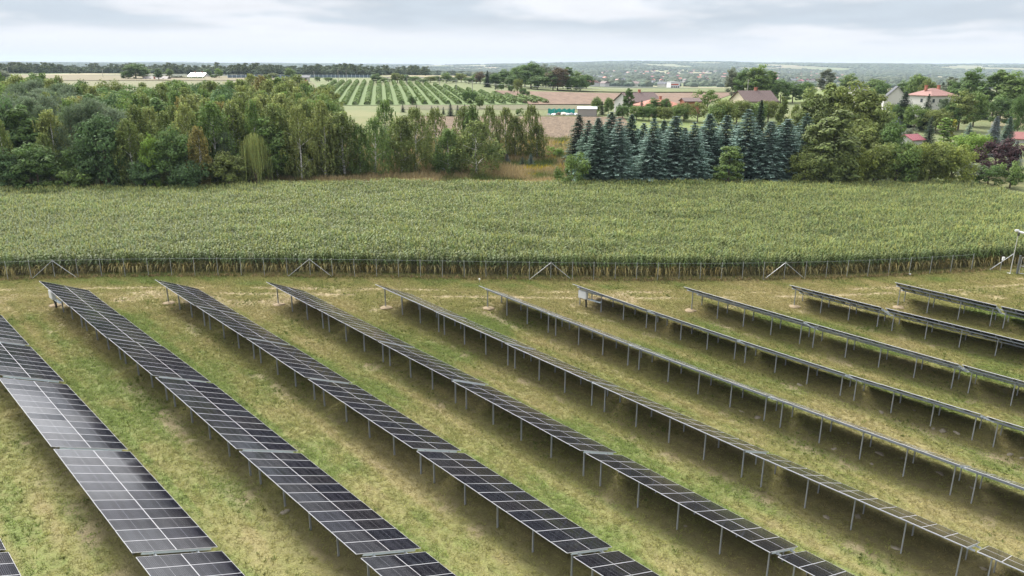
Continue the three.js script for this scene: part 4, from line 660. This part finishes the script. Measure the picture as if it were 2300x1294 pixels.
// --- the plantation: hedge rows of bushes running up the slope
{
  const mat = foliageMat(0.115, 0.18, 0.045, 0.3), dirX = Math.sin(-0.17), dirZ = -Math.cos(-0.17), a0 = groundAt(690, 237), a1 = groundAt(1228, 233), n = 25;
  for (let i = 0; i < n - 3; i++) {
    const f = i / (n - 4), x0 = lerp(a0[0], a1[0], f), z0 = lerp(a0[2], a1[2], f), len = lerp(190, 34, sstep(0.35, 1.03, f)), L = new Leaves(900 + i), r = L.r;
    for (let s = 0; s < len; s += 0.55) { const x = x0 + dirX * s, z = z0 + dirZ * s, y = height(x, z) - height(x0, z0), hh = 1.3 + 0.25 * fbm(s / 6, i * 7.3, 2); for (let k = 0; k < 7; k++) { const a = r() * Math.PI; L.add(x - x0 + Math.cos(a) * 0.95 + (r() - 0.5) * 0.3, y + 0.25 + Math.sin(a) * hh * (0.7 + 0.4 * r()), z - z0 + (r() - 0.5), Math.cos(a), Math.sin(a) + 0.2, (r() - 0.5), 0.55 * (0.7 + 0.6 * r()), 0.7, L.tone(0.25, 0.2)); } }
    const o = thing('bush_row', `long green bush row, ${ord(i)} from the left in the plantation on the slope`, 'bush row', [x0, height(x0, z0), z0], 0, 'rows of bushes in the plantation');
    part('foliage', L.geo(), mat, o);
  }
  struct('plantation_ground', sheet([xz(705, 192), xz(1010, 194), xz(1235, 235), xz(680, 238)], 60, 40, 0.15, 12), std(0.095, 0.14, 0.042, 0.95));
}
// ---------------------------------------------------------------- houses
const plaster = std(0.48, 0.47, 0.45, 0.85), cream = std(0.55, 0.48, 0.36, 0.85), paneMat = std(0.05, 0.06, 0.07, 0.15), brickRed = std(0.32, 0.12, 0.075, 0.85);
const tileTex = (r, g, b) => new THREE.MeshStandardMaterial({ map: colorTexture(128, 128, (u, v, i, j) => { const k = 0.82 + 0.36 * PERM[(Math.floor(u * 16) * 71 + Math.floor(v * 12 + (Math.floor(u * 16) % 2) * 0.5) * 1009) & 65535]; return [r * k, g * k, b * k]; }), bumpMap: heightTexture(128, 128, (u, v) => Math.abs(Math.sin(u * 16 * Math.PI)) * 0.6 + ((v * 12) % 1) * 0.4), bumpScale: 0.05, roughness: 0.7 });
const ROOF = { brown: tileTex(0.115, 0.075, 0.07), pink: tileTex(0.29, 0.155, 0.135), grey: tileTex(0.075, 0.08, 0.095), orange: tileTex(0.36, 0.14, 0.095), red: tileTex(0.30, 0.085, 0.105), metal: std(0.60, 0.66, 0.68, 0.4, { metalness: 0.3 }), barn: tileTex(0.2, 0.18, 0.17) };
function house({ px, D, w, d, yTop, yEave, turn = 0, wall = plaster, roof = ROOF.brown, hip = false, chimney = 1, name = 'house', label, category = 'house', group, floors = 1, over = 0.45, mono = false }) {
  const p = atDepth(px, 300, D), gy = height(p[0], p[2]), top = atDepth(px, yTop, D)[1] - gy, eave = atDepth(px, yEave, D)[1] - gy;
  const t = thing(name, label, category, [p[0], gy, p[2]], turn, group), b = new MB(), hw = w / 2, hd = d / 2;
  for (const [x0, z0, x1, z1] of [[-hw, hd, hw, hd], [hw, hd, hw, -hd], [hw, -hd, -hw, -hd], [-hw, -hd, -hw, hd]]) b.quad([x0, -0.6, z0], [x1, -0.6, z1], [x1, eave, z1], [x0, eave, z0]);
  if (!hip && !mono) for (const s of [-1, 1]) b.tri([s * hw, eave, s * hd], [s * hw, eave, -s * hd], [s * hw, top - 0.15, 0]);
  part('wall', b.geo(), wall, t);
  const q = new MB(), ow = hw + over, od = hd + over, ey = eave - over * (top - eave) / hd * 0.6, th = 0.18;
  const slab = (A, B, C, E) => { const dn = (v) => [v[0], v[1] - th, v[2]]; q.quad(A, B, C, E, 6, 4); q.quad(dn(E), dn(C), dn(B), dn(A), 6, 4); q.quad(dn(A), dn(B), B, A, 6, 0.1); q.quad(dn(B), dn(C), C, B, 4, 0.1); q.quad(dn(C), dn(E), E, C, 6, 0.1); q.quad(dn(E), dn(A), A, E, 4, 0.1); };
  if (mono) slab([-ow, eave, od], [ow, eave, od], [ow, top, -od], [-ow, top, -od]);
  else if (hip) { const rl = Math.max(0.3, ow - od); slab([-ow, ey, od], [ow, ey, od], [rl, top, 0.02], [-rl, top, 0.02]); slab([ow, ey, -od], [-ow, ey, -od], [-rl, top, -0.02], [rl, top, -0.02]); slab([ow, ey, od], [ow, ey, -od], [rl, top, -0.01], [rl, top, 0.01]); slab([-ow, ey, -od], [-ow, ey, od], [-rl, top, 0.01], [-rl, top, -0.01]); }
  else { slab([-ow, ey, od], [ow, ey, od], [ow, top, 0], [-ow, top, 0]); slab([ow, ey, -od], [-ow, ey, -od], [-ow, top, 0.01], [ow, top, 0.01]); }
  const rf = part('roof', q.geo(), roof, t);
  for (let i = 0; i < chimney; i++) part('chimney', (() => { const c = new MB(), x = chimney === 1 ? w * 0.06 : (i ? 0.24 : -0.26) * w; c.box(x, top + 0.05, -0.3, 0.7, 1.6, 0.7); c.box(x, top + 0.9, -0.3, 0.85, 0.12, 0.85); return c.geo(); })(), brickRed, rf);
  for (let f = 0; f < floors; f++) {
    const y = eave * (f + 0.5) / floors, nW = Math.max(1, Math.round(w / 3));
    for (let i = 0; i < nW; i++) { const x = (i - (nW - 1) / 2) * 2.8, door = f === 0 && i === Math.floor(nW / 2); const m = part(door ? 'door' : 'window', (() => { const c = new MB(); c.box(x, door ? Math.max(0.9, y - 0.3) : y, hd + 0.02, 1.15, door ? 2 : 1.3, 0.08); return c.geo(); })(), door ? brickRed : plaster, t); if (!door) part('pane', (() => { const c = new MB(); c.box(x, y, hd + 0.065, 0.95, 1.1, 0.03); return c.geo(); })(), paneMat, m); }
    for (const s of [-1, 1]) { const m = part('window', (() => { const c = new MB(); c.box(s * (hw + 0.02), y, d * 0.12, 0.08, 1.3, 1.1); return c.geo(); })(), plaster, t); part('pane', (() => { const c = new MB(); c.box(s * (hw + 0.065), y, d * 0.12, 0.03, 1.1, 0.9); return c.geo(); })(), paneMat, m); }
  }
  return t;
}
if (true) {
  house({ px: 1685, D: 246, w: 11.6, d: 9, yTop: 203, yEave: 225, turn: 0.32, wall: cream, roof: ROOF.brown, label: 'cream house with a brown gable roof and red chimney above the orchard' });
  house({ px: 2080, D: 250, w: 10.8, d: 9, yTop: 198, yEave: 212.5, turn: 0.35, hip: true, roof: ROOF.pink, chimney: 2, floors: 2, label: 'two storey white house with a pink hipped roof among garden trees' });
  house({ px: 1999, D: 285, w: 8.5, d: 8, yTop: 193, yEave: 221, turn: 1.2, roof: ROOF.grey, chimney: 0, label: 'house with a steep dark grey roof left of the pink roofed one' });
  house({ px: 1428, D: 262, w: 12.6, d: 9.5, yTop: 207.5, yEave: 226, turn: 0.45, roof: ROOF.brown, label: 'white gabled house with a brown roof beside the brown field' });
  house({ px: 1474, D: 250, w: 13.5, d: 9, yTop: 222.5, yEave: 236, turn: 0.2, wall: cream, hip: true, roof: ROOF.orange, label: 'low house with an orange red roof before the brown roofed one' });
  house({ px: 1545, D: 258, w: 5.4, d: 5, yTop: 219.5, yEave: 226, turn: 0.15, wall: brickRed, roof: ROOF.brown, chimney: 0, name: 'brick_shed', label: 'small red brick shed right of the orange roofed house', category: 'shed' });
  house({ px: 1914, D: 330, w: 5, d: 6, yTop: 195, yEave: 202, turn: 0.1, roof: ROOF.grey, chimney: 0, label: 'small white gable peeking out behind the big olive trees' });
  house({ px: 691, D: 480, w: 7, d: 6.5, yTop: 169, yEave: 173.5, turn: 0.2, roof: ROOF.grey, chimney: 0, floors: 2, label: 'white cube shaped house on the plateau left of the plantation' });
  house({ px: 461, D: 600, w: 13, d: 9, yTop: 163.5, yEave: 172, turn: -0.25, roof: ROOF.metal, chimney: 2, label: 'farmhouse with a pale metal roof among trees on the plateau' });
  house({ px: 368, D: 520, w: 15, d: 9, yTop: 171, yEave: 178, turn: 0.1, wall: std(0.2, 0.17, 0.14), roof: ROOF.barn, chimney: 0, name: 'barn', label: 'weathered grey barn beside the big plateau trees', category: 'barn' });
  house({ px: 1317, D: 243, w: 6, d: 5, yTop: 240, yEave: 243, turn: -0.1, wall: std(0.30, 0.28, 0.26), roof: ROOF.metal, chimney: 0, floors: 0, mono: true, over: 0.2, name: 'wooden_shed', label: 'grey board shed with a pale lean-to roof beside the teal netting', category: 'shed' });
  house({ px: 2047, D: 192, w: 4.6, d: 4.2, yTop: 301, yEave: 311, turn: 0.5, roof: ROOF.red, chimney: 0, floors: 0, name: 'garden_house', label: 'garden shelter with a raspberry red roof behind the hedge', category: 'garden house' });
  house({ px: 2297, D: 196, w: 5, d: 5, yTop: 296, yEave: 309, turn: -0.4, roof: tileTex(0.28, 0.11, 0.1), chimney: 0, floors: 0, name: 'garden_house', label: 'brownish red roof at the right edge by the silvery spruces', category: 'garden house' });
  { // pale block with a red band
    const D = 720, p = atDepth(1505, 300, D), gy = height(p[0], p[2]), top = atDepth(1505, 184, D)[1] - gy, t = thing('office_block', 'pale block with a red band standing beyond the brown field', 'building', [p[0], gy, p[2]], 0.3);
    part('wall', (() => { const b = new MB(); b.box(0, top / 2 - 1, 0, 9.4, top + 2, 8); return b.geo(); })(), std(0.72, 0.72, 0.7), t); part('roof', (() => { const b = new MB(); b.box(0, top + 0.15, 0, 9.8, 0.3, 8.4); return b.geo(); })(), std(0.5, 0.5, 0.5), t);
    part('red_band', (() => { const b = new MB(); b.box(-0.5, top - 2.2, 4.03, 7.5, 1.2, 0.08); return b.geo(); })(), std(0.5, 0.1, 0.05), t);
    for (let f = 0; f < 2; f++) for (let i = 0; i < 4; i++) part('window', (() => { const b = new MB(); b.box(-3.3 + i * 2.2, top - 4.4 - f * 2.8, 4.02, 1.3, 1.4, 0.08); return b.geo(); })(), paneMat, t);
  }
  { // netting and junk by the shed
    const g = groundAt(1262, 257), t = thing('net_screen', 'teal netting stretched beside the grey shed', 'netting', g), b = new MB(), N = 16;
    const P = (i, h) => [lerp(-4.6, 4.2, i / N), h * (1.75 + 0.22 * Math.sin(i * 2.1)) + (h ? 0 : -0.1), 0.25 * Math.sin(i * 1.7) * (0.4 + h)];
    for (let i = 0; i < N; i++) b.quad(P(i, 0), P(i + 1, 0), P(i + 1, 1), P(i, 1)); part('netting', b.geo(), std(0.02, 0.30, 0.26, 0.8, { side: THREE.DoubleSide }), t);
    for (let i = 0; i <= 4; i++) part('pole', (() => { const c = new MB(); c.tube([[-4.6 + i * 2.2, -0.2, 0.2], [-4.6 + i * 2.2, 2.0, 0.2]], 0.05, 6); return c.geo(); })(), tubeSteel, t);
    const r = rng(8); for (let i = 0; i < 7; i++) { const p = groundAt(1234 + i * 10, 259.5), s = 0.5 + r() * 0.7; const k = thing('junk_heap', ['grey tarp heap', 'white sack heap', 'dark crate heap', 'pale board heap', 'white bucket heap', 'grey pipe heap', 'pale foil heap'][i] + ', ' + ord(i) + ' from the left before the teal netting', 'heap', p, r() * 6); part('heap', (() => { const gg = new THREE.IcosahedronGeometry(s, 1), a = gg.attributes.position; for (let q = 0; q < a.count; q++) { const v = 0.75 + 0.5 * vnoise(a.getX(q) * 3 + i * 9, a.getZ(q) * 3 + a.getY(q) * 2); a.setXYZ(q, a.getX(q) * v * 1.3, (a.getY(q) + s * 0.4) * v * 0.7, a.getZ(q) * v); } gg.computeVertexNormals(); return gg; })(), [std(0.3, 0.31, 0.32), std(0.7, 0.7, 0.7), std(0.1, 0.08, 0.06), std(0.5, 0.47, 0.4), std(0.7, 0.72, 0.74), std(0.25, 0.26, 0.28), std(0.55, 0.56, 0.6)][i], k); }
  }
  { // long panelled barrier on the plateau
    const a = atDepth(512, 180, 560), b = atDepth(835, 182, 600), n = 34, y = (x, z) => height(x, z), o = [a[0], y(a[0], a[2]), a[2]], t = thing('noise_barrier', 'long low dark blue panel barrier with pale posts on the plateau', 'barrier', o);
    for (let i = 0; i <= n; i++) { const x = lerp(a[0], b[0], i / n), z = lerp(a[2], b[2], i / n), h = y(x, z) - o[1]; part('post', (() => { const c = new MB(); c.box(0, 1.2, 0, 0.25, 2.8, 0.25); return c.geo(); })(), galv, t).position.set(x - o[0], h, z - o[2]); if (i < n) { const x2 = lerp(a[0], b[0], (i + 1) / n), z2 = lerp(a[2], b[2], (i + 1) / n), c = new MB(); c.bar([x - o[0], h + 1.3, z - o[2] + 0.02], [x2 - o[0], y(x2, z2) - o[1] + 1.3, z2 - o[2] + 0.02], 2.0, 0.08, [0, 1, 0]); part('panel', c.geo(), std(0.10, 0.14, 0.19, 0.6), t); } }
  }
  // poles and wires
  const wood = std(0.30, 0.29, 0.27, 0.9), poles = [[767, 155, 470], [785, 156, 470], [714, 160, 520], [876, 173, 440], [918, 170, 430], [990, 171, 400], [1062, 180, 350], [1026, 176, 380], [1670, 178, 300], [250, 155, 560], [43, 150, 560]];
  poles.sort((p, q) => p[0] - q[0]).forEach(([px, yT, D], i) => { const p = atDepth(px, 300, D), gy = height(p[0], p[2]), h = atDepth(px, yT, D)[1] - gy, t = thing('utility_pole', `slim grey utility pole, ${ord(i)} from the left along the skyline fields`, 'utility pole', [p[0], gy, p[2]], 0, 'utility poles'); part('pole', (() => { const b = new MB(); b.tube([[0, -0.5, 0], [0, h, 0]], [0.19, 0.12], 7); return b.geo(); })(), wood, t); part('cross_arm', (() => { const b = new MB(); b.bar([-0.8, h - 0.4, 0], [0.8, h - 0.4, 0], 0.12, 0.12); return b.geo(); })(), wood, t); });
  const cable = (label, A, B, sag, rad) => { const t = thing('overhead_cable', label, 'cable', A), b = new MB(), pts = []; for (let i = 0; i <= 14; i++) { const f = i / 14; pts.push([(B[0] - A[0]) * f, (B[1] - A[1]) * f - sag * 4 * f * (1 - f), (B[2] - A[2]) * f]); } b.tube(pts, rad, 4); part('wire', b.geo(), std(0.4, 0.41, 0.42, 0.5), t); };
  cable('thin wire sagging across the plantation towards the brown field', atDepth(990, 178, 400), atDepth(1420, 199, 330), 1.2, 0.03);
  cable('upper pale wire before the left wood', atDepth(-60, 344, 132), atDepth(175, 309, 142), 0.15, 0.022); cable('middle pale wire before the left wood', atDepth(-60, 351, 132), atDepth(175, 313, 142), 0.15, 0.022); cable('lower pale wire before the left wood', atDepth(-60, 358, 132), atDepth(175, 320, 142), 0.15, 0.022);
}
const VILLAGE = [];
// --- villages in the valley
{
  const r = rng(66), roofs = [ROOF.orange, ROOF.pink, ROOF.brown, ROOF.grey, ROOF.red], names = ['orange', 'pink', 'brown', 'grey', 'red']; const list = [];
  for (let i = 0; i < 400 && list.length < 90; i++) { const px = 1290 + r() * 620, py = 158 + r() * 34 + (px < 1500 ? 4 : -6), g = groundAt(px, py); if (-g[2] < 800 || -g[2] > 4200) continue; if (list.some((l) => Math.hypot(l.px - px, (l.py - py) * 2) < 9)) continue; list.push({ px, py, g, c: Math.floor(r() * 5), s: 0.85 + 0.5 * r(), a: r() * 3 }); }
  list.sort((a, b) => a.px - b.px); for (const l of list) VILLAGE.push(l.g);
  const byRoof = [0, 0, 0, 0, 0];
  for (const l of list) { const t = thing('village_house', `tiny ${names[l.c]} roofed house, ${ord(byRoof[l.c]++)} of its colour from the left in the valley`, 'house', l.g, l.a, 'village houses in the valley'); const b = new MB(); b.box(0, 2.6, 0, 15 * l.s, 6.4, 11 * l.s); part('wall', b.geo(), plaster, t); const q = new MB(), w = 8.2 * l.s, d = 6.2 * l.s; q.quad([-w, 5.5, d], [w, 5.5, d], [w, 9.4, 0], [-w, 9.4, 0]); q.quad([w, 5.5, -d], [-w, 5.5, -d], [-w, 9.4, 0], [w, 9.4, 0]); q.tri([w, 5.5, d], [w, 5.5, -d], [w, 9.4, 0]); q.tri([-w, 5.5, -d], [-w, 5.5, d], [-w, 9.4, 0]); part('roof', q.geo(), roofs[l.c], t); }
}
// --- far woods: reads as a mass
{
  const r = rng(515), near = [], far = [];
  for (let i = 0; i < 260000 && far.length < 60000; i++) {
    const px = -250 + r() * 2800, D = 620 * Math.pow(9400 / 620, Math.pow(r(), 0.9)), s = sight(px, 150), x = s[0] / -s[2] * D, z = -D, w = woodMask(x, z);
    const belt = D > 850 && D < 1300 && px < 960 && px > -250, scat = PERM[(i * 51) & 65535] < 0.045;
    if (D < 1500 && !belt) continue; if (!belt && VILLAGE.some((g) => Math.abs(g[0] - x * g[2] / z) < 13 && z - g[2] > -14 && z - g[2] < 300)) continue; if (belt && fbm(x / 60 + 2, z / 80, 3) < 0.42 + 0.1 * (D < 1000)) continue; if (!belt && w < 0.5 && !(scat && D < 5000)) continue;
    if (D < 1300) { if (near.length < 2600) near.push([x, z, r(), r()]); } else far.push([x, z, r(), r(), D]);
  }
  const o = new THREE.Object3D(), tint = new THREE.Color(), blob = new THREE.IcosahedronGeometry(1, 1), bp = blob.attributes.position; for (let i = 0; i < bp.count; i++) { const v = 0.72 + 0.55 * vnoise(bp.getX(i) * 2.3 + 9, bp.getZ(i) * 2.3 + bp.getY(i) * 1.7 + 4); bp.setXYZ(i, bp.getX(i) * v, bp.getY(i) * v, bp.getZ(i) * v); } blob.computeVertexNormals();
  const mk = (name, label, geo, mat, list, fn) => { const im = new THREE.InstancedMesh(geo, mat, list.length); im.name = name; im.castShadow = im.receiveShadow = true; im.userData.kind = 'stuff'; tag(im, label, 'wood'); list.forEach((l, i) => { fn(l); o.updateMatrix(); im.setMatrixAt(i, o.matrix); const k = 0.7 + 0.6 * l[3], y = (l[2] - 0.4) * 0.3; im.setColorAt(i, tint.setRGB(k * (1 + y), k, k * (1 - y * 0.5))); }); scene.add(im); };
  const low = broadleaf(77, { H: 13, W: 10, base: 0.4, K: 26, N: 26, size: 0.75 });
  mk('distant_wood', 'band of dark woodland along the far edge of the fields', low.crown, foliageMat(0.075, 0.11, 0.05, 0.2), near, ([x, z, a, b]) => { o.position.set(x, height(x, z) - 0.3, z); o.rotation.set(0, a * 6.28, 0); const s = 0.55 + 0.42 * b; o.scale.set(s * 1.2, s * (0.5 + 0.75 * a * a), s * 1.2); });
  mk('hill_woods', 'bluish woods covering the far hills and valley', blob, std(0.055, 0.078, 0.042, 0.95), far, ([x, z, a, b, D]) => { const s = (5 + 4 * b) * (1 + D / 5000); o.position.set(x, height(x, z) + 3, z); o.rotation.set(0, a * 6.28, 0); o.scale.set(s, 5 + 5 * a, s); });
}
// --- pale stones in the grass
{
  const spots = [[1666, 925], [1702, 938], [1796, 865], [1979, 926], [2054, 923], [2149, 973], [2118, 968], [2095, 963], [2269, 1021], [2296, 1029], [1856, 1162], [1926, 1160], [1977, 1020], [1905, 995], [1873, 1009], [2027, 1029], [2110, 1063], [2010, 1231], [2208, 1277], [2183, 1096], [1958, 1042], [640, 1150], [1540, 1182]].sort((a, b) => a[0] - b[0]), m = [std(0.27, 0.235, 0.18, 0.9), std(0.22, 0.19, 0.145, 0.9)], r = rng(31);
  spots.forEach(([px, py], i) => { const p = groundAt(px, py), g = new THREE.IcosahedronGeometry(1, 2), a = g.attributes.position; for (let q = 0; q < a.count; q++) { const v = 0.7 + 0.6 * vnoise(a.getX(q) * 1.7 + i * 13, a.getZ(q) * 1.7 + a.getY(q) + 3); a.setXYZ(q, a.getX(q) * v, a.getY(q) * v, a.getZ(q) * v); } g.computeVertexNormals(); const t = thing('stone', `pale flat stone lying in the grass, ${ord(i)} from the left`, 'stone', [p[0], p[1] - 0.02, p[2]], r() * 6, 'pale stones in the grass'), s = 0.11 + 0.13 * r(); part('body', g, m[i % 2], t).scale.set(s * 1.5, s * 0.55, s); });
}

// --- pale soil heaps at the feet of the first posts
{
  const heapMat = std(0.24, 0.185, 0.115, 0.95), r = rng(55);
  for (const [key, k] of [['1,1', 1], ['2,1', 2], ['3,1', 3], ['4,1', 4], ['5,1', 5], ['7,1', 7], ['8,1', 8], ['9,1', 9]]) {
    const { at, cx, cz } = tableInfo[key], p = at(0.2, 0.4), x = cx + p.x * ACR[0] + p.z * ALG[0] + 0.1, z = cz + p.x * ACR[1] + p.z * ALG[1] + 0.1, b = [];
    const g = new THREE.SphereGeometry(1, 18, 9), a = g.attributes.position; for (let q = 0; q < a.count; q++) { const X = a.getX(q), Y = a.getY(q), Z = a.getZ(q), v = 0.65 + 0.7 * fbm(X * 1.6 + k * 17, Z * 1.6 + Y, 3); a.setXYZ(q, X * v * 0.6, Math.max(Y, -0.4) * (0.09 + 0.12 * fbm(X * 5 + k, Z * 5, 2)), Z * v * 0.6); } g.computeVertexNormals();
    const t = thing('soil_heap', `flat heap of pale soil at the first post of the ${ROWNAME[k]}`, 'soil heap', [x, height(x, z) + 0.01, z], r() * 6, 'soil heaps at the row ends'); part('soil', g, heapMat, t);
  }
}
renderer.render(scene, camera);
